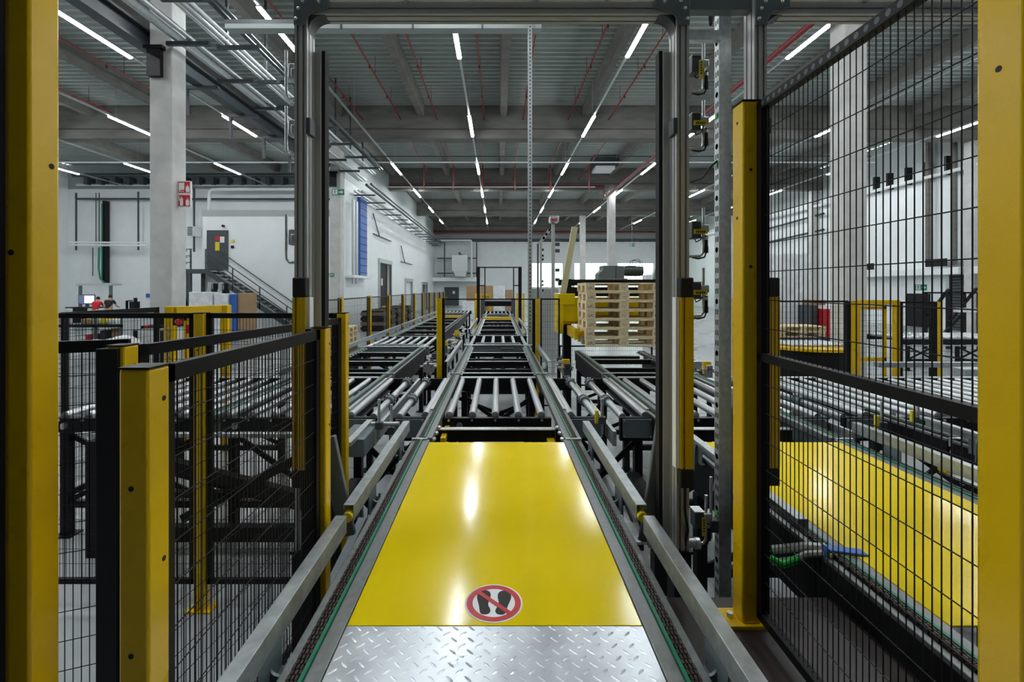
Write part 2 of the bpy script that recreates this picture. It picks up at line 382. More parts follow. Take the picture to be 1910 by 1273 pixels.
t = T('cable_rack', 'dark steel girder and trapeze brackets resting on the left concrete columns', 'girder', (-8.45, 0, 7.7))
B().box(-8.6, -8.3, -4, 24.5, 8.32, 8.38).box(-8.6, -8.3, -4, 24.5, 7.92, 7.98).box(-8.48, -8.42, -4, 24.5, 7.98, 8.32).to('girder', DGR, t, smooth=False)
for yy in (3, 5.5, 8, 13.3, 15.5, 17.7, 19.9, 22.1):
    B().box(-8.9, -7.9, yy, yy+0.1, 7.83, 7.92).box(-8.85, -8.77, yy, yy+0.1, 7.1, 7.83).to('bracket', DGR, t, smooth=False)
for (x, y) in ((-8.28, 11.2), (-8.28, 23.2)):
    B().box(x+0.02, x+0.34, y-0.12, y-0.01, 7.2, 7.9).box(x-0.05, x+0.4, y-0.14, y-0.01, 7.84, 7.92).to('bearing_bracket', BLS, t, smooth=False)
# pipes along the top of the white side wall
t = T('pipe_rack', 'bundle of white pipes running along the top of the white side wall to the back', 'pipe rack', (XS, 26, 7.5))
for (dx, z, r, m) in ((0.2, 7.55, 0.07, WHT), (0.4, 7.6, 0.06, WHT), (0.6, 7.55, 0.06, GAL), (0.85, 7.9, 0.08, DGR), (1.1, 7.95, 0.06, DGR)):
    B().tube((XS+dx, 26, z), (XS+dx, 60, z), r, 8).to('pipe', m, t)
for i in range(14): B().box(XS+.01, XS+1.2, 26.5+i*2.4, 26.6+i*2.4, 7.4, 7.47).to('bracket', DGR, t, smooth=False)
# long cable tray with perforated pole
yt = 10.0
t = T('cable_tray', 'dark perforated cable tray hung under the roof ahead of the gate beam', 'cable tray', (PX(720, yt), yt, PZ(49, yt)))
B().box(PX(425, yt), PX(1009, yt), yt-0.1, yt+0.1, PZ(49.5, yt), PZ(41, yt)).to('tray', DGR, t, smooth=False)
B().box(PX(425, yt), PX(1009, yt), yt-0.11, yt+0.11, PZ(58, yt), PZ(49.5, yt)).to('tray_base', GRP, t, smooth=False)
for u in (640, 772, 900): B().box(PX(u, yt)-0.02, PX(u, yt)+0.02, yt-0.13, yt-0.11, PZ(60, yt), PZ(28, yt)).tube((PX(u, yt), yt, PZ(41, yt)), (PX(u, yt), yt, ZR), 0.01, 6).to('hanger', DGR, t, smooth=False)
x = PX(987.5, yt)
t = T('cable_pole', 'tall thin perforated galvanised pole rising from the centre line to the roof tray', 'pole', (x, yt, 0))
B().box(x-0.042, x+0.042, yt-0.2, yt-0.14, 0, PZ(35, yt)).to('pole', GAL, t, smooth=False)
h = B(); z = 1.3
while z < PZ(45, yt): h.box(x-0.01, x+0.01, yt-0.203, yt-0.2, z, z+0.035); z += 0.08
h.to('slots', BLK, t, smooth=False)
B().path([(x, yt-0.12, PZ(60, yt)), (x-0.02, yt-0.1, PZ(40, yt)), (x-0.1, yt-0.05, PZ(34, yt)), (x-0.2, yt, PZ(41, yt))], 0.02, 6).to('cable', RUB, t)
# unit heater hanging under the second beam
y = 31.5
t = T('unit_heater', 'dark boxy unit heater hanging under the roof right of the centre', 'heater', (PX(1128, y), y, PZ(314, y)))
B().prism([(PX(1108, y), PZ(268, y)), (PX(1150, y), PZ(268, y)), (PX(1149, y), PZ(302, y)), (PX(1146, y), PZ(310, y)), (PX(1112, y), PZ(310, y)), (PX(1108, y), PZ(302, y))], 'y', y, y+1.3).to('casing', DGR, t, smooth=False)
B().box(PX(1111, y), PX(1147, y), y-0.05, y+1.3, PZ(315, y), PZ(309.5, y)).to('outlet_frame', SGW, t, smooth=False)
for q in (1112, 1147): B().tube((PX(q, y), y+0.6, PZ(268, y)), (PX(q, y), y+0.6, ZR), 0.015, 6).to('hanger', GAL, t)
# ================================================================ FENCES
def post(x, y, z0, z1, w, lab, ch=None, d=None, plate=True, holes=True, grp=None, capm=None):
    d = d or w
    t = T('fence_post', lab, 'fence post', (x, y, z0), grp)
    B().box(x-w/2, x+w/2, y-d/2, y+d/2, z0+0.012, z1).to('post', YPO, t, bevel=w*0.1)
    B().box(x-w/2-0.001, x+w/2+0.001, y-d/2-0.001, y+d/2+0.001, z1, z1+0.004).to('cap', capm or BLK, t, smooth=False)
    if ch: B().box(x+ch[0], x+ch[1], y-d/2+0.004, y+d/2-0.006, z0+0.03, z1-0.004).to('channel', BLK, t, bevel=0.002)
    if plate:
        p = B().box(x-0.085, x+0.085, y-0.05, y+0.05, z0, z0+0.012).to('base_plate', YPO, t, smooth=False)
        for s in (-1, 1): B().tube((x+s*0.062, y, z0+0.012), (x+s*0.062, y, z0+0.03), 0.012, 6).to('bolt', CHR, t)
    if holes:
        h = B()
        for z in (z1-0.07, z1-0.42 if z1-z0 < 2.2 else z1-1.0):
            h.tube((x+w/2-0.012, y+d*0.2, z), (x+w/2+0.0006, y+d*0.2, z), 0.006, 10).tube((x-0.005, y-d/2-0.0006, z-0.18), (x-0.005, y-d/2+0.01, z-0.18), 0.006, 10)
            h.tube((x-w/2-0.0006, y, z), (x-w/2+0.01, y, z), 0.006, 10)
        h.to('screw_hole', RUB, t)
    return t
def panel(a, b_, z0, z1, lab, fw=0.04, fd=0.025, vp=0.022, hp=0.1, mid=(), r=0.0016, rm=None, grp=None, bottom=True):
    a = Vector((a[0], a[1], 0)); e = Vector((b_[0], b_[1], 0)); L = (e-a).length; d = (e-a)/L
    t = T('mesh_panel', lab, 'fence panel', ((a.x+e.x)/2, (a.y+e.y)/2, z0), grp)
    def at(s, z): return (a.x+d.x*s, a.y+d.y*s, z)
    f = B()
    f.bar(at(0, z1-fw/2), at(L, z1-fw/2), fd, fw)
    if bottom: f.bar(at(0, z0+fw/2), at(L, z0+fw/2), fd, fw)
    f.bar(at(fw/2, z0), at(fw/2, z1), fd, fw, up=d).bar(at(L-fw/2, z0), at(L-fw/2, z1), fd, fw, up=d)
    for z in mid: f.bar(at(0, z), at(L, z), fd, fw)
    f.to('frame', BLK, t, smooth=False)
    w = B(); n = max(2, int(L/vp))
    for i in range(1, n): s = L*i/n; w.tube(at(s, z0+fw), at(s, z1-fw), r, 5, caps=False)
    z = z1-fw-hp*0.8
    nx = d.cross(Vector((0, 0, 1)))*r*1.5
    while z > z0+fw:
        p, q = Vector(at(0.0, z)), Vector(at(L, z)); w.tube(p+nx, q+nx, r, 5, caps=False); z -= hp
    w.to('wire_mesh', BLK, t)
    return t
ZFL = 2.03
PW = 0.064
X1, Y1 = -0.948, 0.955
post(X1, Y1, 0, 3.45, PW, 'tall yellow fence post at the left edge of the picture', plate=True)
B_ = panel((-0.99, 0.62), (-0.985, 0.915), 0.12, 3.42, 'black mesh panel cut off by the left picture edge', fw=0.05, fd=0.06)
XA, XB = -0.762, -1.098
post(XA, 1.018, 0, ZFL, PW, 'nearest low yellow fence post, left of the centre conveyor')
post(XA, 2.03, 0, ZFL, PW, 'yellow fence post just in front of the left gate upright', ch=(-0.075, -0.033))
panel((XA, 1.055), (XA, 1.99), 0.18, ZFL-0.005, 'nearest black mesh panel between the two yellow posts left of the centre conveyor')
pb = post(-1.283, 1.612, 0, 2.005, PW, 'yellow fence post behind the nearest low one')
B().box(-1.338, -1.266, 1.568, 1.64, 0.1, 1.998).to('channel', BLK, pb, bevel=0.002)
post(-1.062, 3.23, 0, ZFL, PW, 'yellow fence post behind the left gate upright', ch=(-0.06, -0.033))
panel((-1.268, 1.655), (-1.072, 3.19), 0.18, 2.0, 'black mesh panel running beside the nearest one, further left')
panel((-1.75, 1.50), (-1.305, 1.67), 0.18, ZFL-0.01, 'short black mesh panel left of the second low yellow post')
post(-2.03, 3.23, 0, ZFL, 0.07, 'yellow fence post in the cross fence before the yellow frame gate', ch=None)
panel((-1.99, 3.23), (-1.1, 3.23), 0.18, ZFL, 'black mesh panel of the cross fence, right of its yellow post', fw=0.035)
panel((-3.2, 3.23), (-2.07, 3.23), 0.18, ZFL, 'black mesh panel of the cross fence, left of its yellow post', fw=0.035)
panel((-4.16, 4.5), (-4.14, 5.75), 0.18, 1.97, 'black mesh panel sloping back to the yellow frame gate', fw=0.06)
# raised plywood walkway with tall fence on its right
ZP = 0.975
t = T('walkway', 'dark brown plywood walkway between the two yellow sheet conveyors', 'walkway', (0.98, 0.7, 0))
B().box(0.655, 1.315, -0.6, 1.868, ZP-0.021, ZP).to('board', PLY, t, smooth=False)
for (x, y) in ((0.72, 1.8), (1.25, 1.8), (0.72, 0.2), (1.25, 0.2)): B().box(x-0.025, x+0.025, y-0.025, y+0.025, 0, ZP-0.021).to('leg', BLS, t, smooth=False)
B().box(0.66, 1.31, 1.81, 1.85, ZP-0.07, ZP-0.021).to('edge_beam', BLS, t, smooth=False)
XF = 0.917
post(XF, 1.74, ZP, 2.878, 0.07, 'yellow fence post bolted to the brown plywood walkway', ch=(0.034, 0.058), d=0.075)
post(0.955, 0.86, ZP, 3.6, 0.085, 'tall yellow fence post at the right edge of the picture', d=0.085)
p4 = panel((XF+0.03, 1.70), (0.93, 0.60), ZP+0.04, 2.868, 'large black mesh panel on the walkway in front of the right yellow sheet', fw=0.03, fd=0.03, mid=(1.955,), r=0.0016)
b = B(); yy = 1.66
while yy > 0.62:
    xq = 0.93+0.017*(yy-0.6)/1.1; b.tube((xq-0.0156, yy, 2.853), (xq-0.012, yy, 2.853), 0.0085, 12); yy -= 0.034
b.to('rail_holes', DGR, p4)
# left aisle fence
AP = [(637, 9.91), (690, 12.1), (725, 14.2), (752, 16.4), (773, 18.6), (789, 20.7), (802, 22.8), (812, 24.7), (820.5, 26.8), (828, 28.8)]
px = [PX(u, y) for (u, y) in AP]
for i, (u, y) in enumerate(AP):
    post(-3.29, y, 0, 2.0, 0.075, 'yellow fence post, %s from the near end of the aisle fence' % ORD[i], ch=(-0.07, -0.036), holes=False, grp='posts of the aisle fence')
for i in range(-1, len(AP)-1):
    y0 = AP[i][1] if i >= 0 else 7.7
    panel((-3.29, y0+0.05), (-3.29, AP[i+1][1]-0.05), 0.15, 1.98, 'fine mesh panel, %s from the near end of the aisle fence' % ORD[i+1], fw=0.025, vp=0.05, hp=0.2, r=0.002, grp='panels of the aisle fence')
# posts beside the centre line
post(PX(820, 6.6), 6.6, 0, PZ(556, 6.6), 0.075, 'yellow fence post between the left and centre pallet lines', ch=(0.037, 0.075), holes=False)
post(PX(1002, 8.2), 8.2, 0, PZ(557, 8.2), 0.07, 'yellow fence post just right of the centre pallet line', ch=(-0.085, -0.036), holes=False)
panel((PX(1008, 8.2), 8.2), (PX(1044, 8.2), 8.2), 0.15, PZ(557, 8.2), 'narrow black mesh panel left of the yellow pallet stacker', fw=0.025, vp=0.04)
panel((PX(1044, 9.8), 9.9), (PX(1220, 9.8), 9.9), 0.15, 1.0, 'low black mesh panel under the pallet stack', fw=0.03, vp=0.04)
y = 8.2
tag(B().bar((PX(826, y), y, PZ(558.5, y)), (PX(998, y), y, PZ(558.5, y)), 0.02, 0.02).to('crossing_rail', BLK, smooth=False), 'thin black rail spanning the centre line between two yellow posts', 'rail')
# right-hand fence beyond the rollers with yellow frame gate
post(PX(1589, 8.5), 8.5, 0, PZ(563, 8.5), 0.1, 'yellow fence post left of the small yellow frame gate on the right', ch=(-0.12, -0.05), holes=False)
post(PX(1749, 8.5), 8.5, 0, PZ(563, 8.5), 0.1, 'yellow fence post right of the small yellow frame gate on the right', ch=(-0.12, -0.05), holes=False)
panel((PX(1450, 8.5), 8.5), (PX(1582, 8.5), 8.5), 0.15, PZ(561, 8.5), 'black mesh panel before the yellow turntable', fw=0.03, vp=0.045)
panel((PX(1680, 8.5), 8.5), (PX(1742, 8.5), 8.5), 0.15, PZ(563, 8.5), 'black mesh panel between the yellow frame gate and the post right of it', fw=0.03, vp=0.045)
post(PX(1370, 8.5), 8.5, 0, PZ(558, 8.5), 0.07, 'yellow fence post seen between the perforated steel column and the walkway post', holes=False)
def frame_gate(x0, x1, y, z1, lab, w=0.09, tilt=0.0):
    t = T('frame_gate', lab, 'gate', ((x0+x1)/2, y, 0))
    B().box(x0, x0+w, y-w/2, y+w/2, 0, z1).to('upright', YPO, t, bevel=0.006)
    B().box(x1-w, x1, y-w/2+tilt, y+w/2+tilt, 0, z1).to('upright', YPO, t, bevel=0.006)
    B().bar((x0+w, y, z1-w/2), (x1-w, y+tilt, z1-w/2), w, w).to('head', YPO, t, bevel=0.006)
    i = w+0.03; yb = y+0.12
    b = B().box(x0+i, x0+i+0.05, yb, yb+0.05, 0.12, z1-i).box(x1-i-0.05, x1-i, yb, yb+0.05, 0.12, z1-i).box(x0+i, x1-i, yb, yb+0.05, z1-i-0.06, z1-i).box(x0+i, x1-i, yb, yb+0.05, 0.12, 0.2).box(x0+i, x1-i, yb, yb+0.05, 0.85, 0.92)
    lf = b.to('leaf_frame', YPO, t, bevel=0.005)
    m = B(); xx = x0+i+0.08
    while xx < x1-i-0.05: m.tube((xx, yb+0.02, 0.18), (xx, yb+0.02, z1-i-0.05), 0.002, 4, caps=False); xx += 0.045
    z = 0.3
    while z < z1-i: m.tube((x0+i, yb+0.02, z), (x1-i, yb+0.02, z), 0.002, 4, caps=False); z += 0.1
    m.to('wire_mesh', BLK, t)
    return t
frame_gate(PX(1593, 8.6), PX(1676, 8.6), 8.6, PZ(560, 8.6), 'small yellow frame gate with mesh leaf beyond the right rollers', 0.085)
yg = 5.9
g = frame_gate(PX(311, yg), PX(428, yg+0.5), yg, PZ(572, yg), 'yellow frame gate with a red stop button, left of the left pallet line', 0.1, 0.5)
c = P(331, 600, yg-0.12)
B().cb(c, 0.07, 0.08, 0.09).to('button_box', BLK, g, bevel=0.004)
B().tube(c+Vector((0.03, -0.04, 0)), c+Vector((0.075, -0.08, 0.0)), 0.035, 12).to('stop_button', RED, g)
c = P(353, 614, yg-0.1); B().cb(c, 0.05, 0.05, 0.11).to('lock_body', RED, g, bevel=0.004)
ch = B()
for i in range(14): ch.ring((PX(324, yg), yg-0.1, PZ(612, yg)-i*0.04), 0.012, 0.022, 'y' if i % 2 else 'x', 0.008, 8)
ch.to('chain', CHR, g)

# ================================================================ CONVEYORS
def leg_frame(t, x0, x1, y, ztop, w=0.07, brace=True, foot=True, side='x'):
    for x in (x0, x1):
        B().box(x-w/2, x+w/2, y-w/2, y+w/2, 0.012, ztop).box(x-0.08, x+0.08, y-0.07, y+0.07, 0, 0.012).to('leg', BLS, t, smooth=False)
    bb = B().bar((x0, y, 0.28), (x1, y, 0.28), 0.05, 0.06)
    if brace: bb.bar((x0, y-0.01, 0.3), (x1, y-0.01, ztop-0.06), 0.02, 0.045).bar((x0, y+0.02, ztop-0.06), (x1, y+0.02, 0.3), 0.02, 0.045)
    bb.to('leg_brace', BLS, t, smooth=False)
def track(t, x, s, y0, y1, detail=False):
    """one chain track; s = +1 when the pallet side lies toward smaller x"""
    z = ZC
    def bx(o0, o1, za, zb_, nm, m, bv=0): return B().box(x+s*o0, x+s*o1, y0, y1, z+za, z+zb_).to(nm, m, t, bevel=bv, smooth=bool(bv))
    bx(-0.076, -0.026, -0.05, -0.004, 'inner_rail', RAI, 0.003)
    bx(-0.026, -0.015, -0.05, 0.004, 'guide_strip', GRN)
    bx(0.024, 0.052, -0.03, -0.010, 'outer_rail', RAI, 0.003)
    bx(0.026, 0.050, -0.16, -0.03, 'outer_skirt', BLS)
    bx(-0.015, 0.024, -0.05, -0.012, 'chain_bed', RUB)
    c = B(); yy = y0; p = 0.019 if detail else 0.05; i = 0
    while yy < y1-0.02:
        o = 0.0 if i % 2 else 0.005
        for q in (-0.012, -0.0005, 0.011):
            c.box(x+s*(q-0.001+o*.6), x+s*(q+0.0065+o*.6), yy, yy+p*0.86, z-0.012, z+0.002)
        c.box(x+s*-0.011, x+s*0.020, yy+p*0.3, yy+p*0.62, z-0.014, z-0.006)
        yy += p; i += 1
    c.to('chain', CHN, t, smooth=False)
def chain_conveyor(xc, y0, y1, lab, beams=(), legs=(), detail=False, gate_end=True):
    t = T('chain_conveyor', lab, 'conveyor', (xc, y0, 0))
    for s in (-1, 1):
        track(t, xc+s*0.56, s, y0, y1, detail)
        B().box(xc+s*0.56, xc+s*0.60, y0, y1, ZC-0.3, ZC-0.16).to('side_beam', BLS, t, smooth=False)
        e = B()
        for yy in (y0, y1): B().box(xc+s*0.50, xc+s*0.615, yy-0.012, yy+0.012, ZC-0.06, ZC+0.006).to('end_bracket', GAL, t, bevel=0.003)
        bl = B(); yy = y0+0.08
        while yy < y1: bl.tube((xc+s*0.46, yy, ZC-0.03), (xc+s*0.50, yy, ZC-0.03), 0.012, 8); yy += 0.16
        if not detail: bl.to('roller_bolt', CHR, t)
    for (yy, h, dz, lit) in beams:
        bm_ = B().box(xc-0.47, xc+0.47, yy, yy+0.05, ZC-0.04-h-dz, ZC-0.04-dz).to('cross_beam', BLS, t, bevel=0.004)
        if lit: B().box(xc-0.47, xc+0.47, yy-0.004, yy+0.054, ZC-0.04-dz, ZC-0.032-dz).to('cross_beam_edge', GAL, bm_, smooth=False)
    for yy in legs: leg_frame(t, xc-0.58, xc+0.58, yy, ZC-0.3)
    return t
def guard(x, y0, y1, s, lab, near=True, brackets=(), cap=True):
    """galvanised guard rail; s = +1 right of a line"""
    t = T('guard_rail', lab, 'guard rail', (x, (y0+y1)/2, ZC))
    z0, z1 = ZC+0.04, ZC+0.115
    pr = [(x-0.024, z1), (x+0.024, z1), (x+0.024, z1-0.02), (x+0.021, z1-0.02), (x+0.021, z1-0.003), (x-0.021*s-0.0, z1-0.003)]
    if s > 0: pr = [(x-0.024, z0), (x-0.024, z1), (x+0.024, z1), (x+0.024, z1-0.022), (x+0.020, z1-0.022), (x+0.020, z1-0.004), (x-0.020, z1-0.004), (x-0.020, z0)]
    else: pr = [(x+0.024, z0), (x+0.024, z1), (x-0.024, z1), (x-0.024, z1-0.022), (x-0.020, z1-0.022), (x-0.020, z1-0.004), (x+0.020, z1-0.004), (x+0.020, z0)]
    B().prism(pr, 'y', y0, y1).to('rail', GRL, t, bevel=0.002)
    xi = x-s*0.022
    for yy in brackets:
        pts = [(xi, z1-.01), (xi, z0+.01)]
        for k in range(8): an = PI+PI/2*k/7; pts.append((xi-s*(.028+.028*math.cos(an)), ZC+.012+.028*math.sin(an)))
        pts += [(xi-s*.05, ZC-.016), (xi-s*.05, ZC-.03)]
        for k in range(9): an = PI/2*k/8; pts.append((xi-s*(.05-.075*math.sin(an)), ZC-.03-.09*(1-math.cos(an))*.9))
        pts += [(xi+s*.02, z0), (xi+s*.003, z1-.01)]
        B().prism(pts, 'y', yy-.005, yy+.005).to('bracket', BGR, t, smooth=False)
        B().box(xi-s*.002, xi-s*.05, yy-.07, yy+.07, ZC-.05, ZC-.042).box(xi-.0025, xi+.0025, yy-.07, yy+.07, ZC-.05, z0+.01).to('bracket_foot', BGR, t, smooth=False)
    if cap: B().tube((x, y0-0.02, z0+0.025), (x, y0+0.05, z0+0.025), 0.022, 12).to('end_cap', YLB, t)
    return t
def roller_set(t, xs, y0, y1, r=0.0325, z=None):
    z = ZC-0.03 if z is None else z
    for x in xs:
        q = B().tube((x, y0, z), (x, y1, z), r, 20).to('roller', ROL, t)
    return t
def collar_roller(t, x, y0, y1, ys, z=None, rc=0.052):
    z = ZC-0.045 if z is None else z
    r = B().tube((x, y0, z), (x, y1, z), 0.0325, 20).to('roller', ROL, t)
    for yy in ys:
        B().tube((x, yy, z), (x, yy+0.02, z), rc, 24).tube((x, yy+0.02, z), (x, yy+0.10, z), rc*0.86, 24).tube((x, yy+0.10, z), (x, yy+0.12, z), rc, 24).to('collar', BGR, r)
        w = B()
        for k in range(10): a = 2*PI*k/10; w.bar((x+math.cos(a)*rc*0.84, yy+0.115, z+math.sin(a)*rc*0.84), (x+math.cos(a)*rc*1.12, yy+0.125, z+math.sin(a)*rc*1.12), 0.008, 0.016)
        w.to('collar_spoke', CHR, r, smooth=False)
RY0, RY1 = 4.16, 5.74
def cross_module(x0, x1, xs, lab, front_z=0.12, cx=True, bolts=True):
    t = T('roller_conveyor', lab, 'conveyor', ((x0+x1)/2, RY0, 0))
    B().box(x0, x1, RY0-0.05, RY0, ZC-0.16, ZC-0.04).box(x0, x1, RY0-0.05, RY0+0.05, ZC-0.165, ZC-0.16).to('front_beam', BLS, t, bevel=0.003)
    B().box(x0, x1, RY1, RY1+0.05, ZC-0.16, ZC-0.005).to('rear_beam', BLS, t, smooth=False)
    B().box(x0, x1, RY1+0.05, RY1+0.16, ZC-0.03, ZC-0.01).to('rear_cover', GAL, t, bevel=0.004)
    bl = B()
    for x in xs: bl.tube((x, RY0-0.062, ZC-0.058), (x, RY0-0.05, ZC-0.058), 0.011, 6).tube((x, RY0+0.006, ZC-0.03), (x, RY0, ZC-0.03), 0.02, 10)
    bl.tube((x0+0.13, RY0-0.075, ZC-0.105), (x0+0.13, RY0-0.05, ZC-0.105), 0.028, 14)
    bl.to('axle_bolt', CHR, t)
    roller_set(t, xs, RY0+0.004, RY1-0.004)
    leg_frame(t, x0+0.06, x1-0.06, RY0+0.05, ZC-0.16)
    leg_frame(t, x0+0.06, x1-0.06, RY1-0.05, ZC-0.16)
    return t
# --- centre
plate_y = (1.534, 3.36)
ctr = chain_conveyor(-0.011, 0.25, 3.42, 'centre chain conveyor with green guide strips around the yellow sheet', beams=((0.4, 0.1, 0.06, False), (3.3, 0.1, 0.05, False)), legs=(0.6, 1.9, 3.2), detail=True)
def yellow_sheet(xc, lab, sign):
    t = T('cover_sheet', lab, 'cover sheet', (xc, plate_y[0], ZC-0.05))
    B().box(xc-0.48, xc+0.48, plate_y[0], plate_y[1], ZC-0.012, ZC-0.004).to('sheet', YEL, t, bevel=0.002)
    f = B()
    for s in (-1, 1):
        for yy in (1.75, 2.35, 2.95): f.box(xc+s*0.476, xc+s*0.486, yy, yy+0.05, ZC-0.02, ZC-0.006)
        f.to('edge_clip', BLS, t, smooth=False); f = B()
    return t
ys = yellow_sheet(-0.011, 'glossy yellow cover sheet with a no-stepping sign, in the middle of the picture', True)
sx, sy, sz = PX(921, 1.0)*1.60-0.0, 1.644, ZC-0.004
sx = (921-U0)/F*1.644
sg = B().tube((sx, sy, sz), (sx, sy, sz+0.0012), 0.1, 64).to('prohibition_sign', SGW, ys)
B().ring((sx, sy, sz+0.0016), 0.074, 0.0945, 'z', 0.0008, 64).to('red_ring', RED, sg, smooth=False)
def sole(cx, cy, ang, mir):
    pts = []
    for (p, q) in ((-0.014, -0.062), (0.006, -0.066), (0.019, -0.055), (0.019, -0.038), (0.013, -0.022), (0.014, -0.002), (0.022, 0.02), (0.025, 0.04), (0.019, 0.056), (0.004, 0.064), (-0.012, 0.06), (-0.023, 0.045), (-0.026, 0.025), (-0.023, 0.004), (-0.019, -0.02), (-0.018, -0.045)):
        p *= mir
        pts.append((cx+p*math.cos(ang)-q*math.sin(ang), cy+p*math.sin(ang)+q*math.cos(ang)))
    # smooth (Chaikin)
    for _ in range(2):
        n = []
        for i in range(len(pts)):
            a, c_ = pts[i], pts[(i+1) % len(pts)]
            n += [(a[0]*.75+c_[0]*.25, a[1]*.75+c_[1]*.25), (a[0]*.25+c_[0]*.75, a[1]*.25+c_[1]*.75)]
        pts = n
    return pts
B().prism(sole(sx-0.033, sy+0.004, 0.06, 1), 'z', sz+0.0012, sz+0.0018).to('footprint', INK, sg, smooth=False)
B().prism(sole(sx+0.032, sy+0.002, -0.16, -1), 'z', sz+0.0012, sz+0.0018).to('footprint', INK, sg, smooth=False)
q = 0.081*0.7071
B().bar((sx-q*1.0, sy+q*1.0, sz+0.0022), (sx+q*1.0, sy-q*1.0, sz+0.0022), 0.0165, 0.0008).to('red_slash', RED, sg, smooth=False)
td = T('tread_plate', 'silver diamond tread plate at the near end of the centre conveyor', 'tread plate', (0, 0.9, ZC-0.05))
B().box(-0.491, 0.469, 0.3, plate_y[0]-0.003, ZC-0.012, ZC-0.005).to('plate', TRD, td, smooth=False)
b = B(); i = 0; yy = 0.86
zt_ = ZC-0.0055
while yy < plate_y[0]-0.012:
    xx = -0.475 + (0.0 if i % 2 == 0 else 0.026); k = 0
    while xx < 0.46:
        a = PI/4.2 if i % 2 == 0 else -PI/4.2
        ca, sa = math.cos(a), math.sin(a); L_, w_ = 0.0172, 0.0056
        vs = []
        for (p, q_) in ((-L_, 0), (-L_*.5, -w_*.85), (0, -w_), (L_*.5, -w_*.85), (L_, 0), (L_*.5, w_*.85), (0, w_), (-L_*.5, w_*.85)):
            vs.append((xx+p*ca-q_*sa, yy+p*sa+q_*ca, zt_))
        for (p,) in ((-L_*.55,), (L_*.55,)): vs.append((xx+p*ca, yy+p*sa, zt_+0.0026))
        b.add(vs, [(0,1,8),(1,2,9,8),(2,3,9),(3,4,9),(4,5,9),(5,6,9),(6,7,8,9),(7,0,8)])
        xx += 0.052; k += 1
    yy += 0.0245; i += 1
b.to('raised_tears', TRD, td)
b = B()
for (x, y) in ((-0.40, 1.40), (0.005, 1.40), (0.40, 1.40)): b.tube((x-.01, y, zt_), (x-.01, y, zt_+0.0015), 0.007, 14)
b.to('screw', CHR, td)
t = T('cross_beam', 'black cross beam between the yellow sheet and the centre rollers', 'beam', (0, 3.9, ZC-0.2))
B().box(-0.49, 0.47, 3.88, 3.93, ZC-0.17, ZC-0.075).to('beam', BLS, t, smooth=False)
B().box(-0.49, 0.47, 3.87, 3.94, ZC-0.075, ZC-0.067).to('beam_edge', GAL, t, smooth=False)
b = B()
for s in (-1, 1):
    for k in range(6): b.ball((s*0.485, 3.5+k*0.075, ZC-0.03-0.02*(k % 2)), 0.016, 10, 6)
b.to('hose_fitting', CHR, t)
B().box(-0.45, 0.43, 3.6, 3.64, ZC-0.22, ZC-0.19).box(0.40, 0.46, 3.7, 4.05, ZC-0.2, ZC-0.14).box(-0.46, -0.42, 3.75, 4.1, ZC-0.15, ZC-0.1).to('yellow_bracket', YPO, t, smooth=False)
# guard rails
guard(-0.675, 0.35, 2.03, -1, 'nearest galvanised guard rail left of the yellow sheet', brackets=(1.35,), cap=False)
guard(0.648, 0.35, 2.03, 1, 'nearest galvanised guard rail right of the yellow sheet', brackets=(1.35,), cap=False)
guard(-0.675, 2.13, 3.48, -1, 'second galvanised guard rail left of the yellow sheet, with a yellow end', brackets=(2.45, 3.2))
guard(0.648, 2.13, 3.48, 1, 'second galvanised guard rail right of the yellow sheet, with a yellow end', brackets=(2.45, 3.2))
# --- right line copy
rt = dup(ctr, (1.95, 0.25, 0), 'right chain conveyor around the yellow sheet behind the mesh')
yellow_sheet(1.95, 'glossy yellow cover sheet seen through the mesh on the right', False)
guard(1.29, 2.0, 3.45, -1, 'galvanised guard rail left of the right yellow sheet', brackets=(2.45, 3.1), cap=False)
guard(2.61, 1.1, 3.45, 1, 'long galvanised guard rail right of the right yellow sheet', brackets=(1.4, 2.3, 3.1), cap=False)
t = T('cross_beam', 'black cross beam between the right yellow sheet and the rollers', 'beam', (1.95, 3.9, ZC-0.2))
B().box(1.46, 2.42, 3.88, 3.93, ZC-0.17, ZC-0.075).to('beam', BLS, t, smooth=False)
B().box(1.46, 2.42, 3.87, 3.94, ZC-0.075, ZC-0.067).to('beam_edge', GAL, t, smooth=False)
l4 = chain_conveyor(3.9, 2.0, 3.43, 'chain conveyor farthest to the right, cut by the picture edge', beams=((2.2, 0.1, 0.05, True), (2.8, 0.1, 0.05, True), (3.3, 0.1, 0.05, True)), legs=(2.2, 3.3))
guard(3.24, 2.3, 3.6, -1, 'guard rail with a drive box left of the farthest right conveyor', brackets=(2.5, 3.2), cap=False)
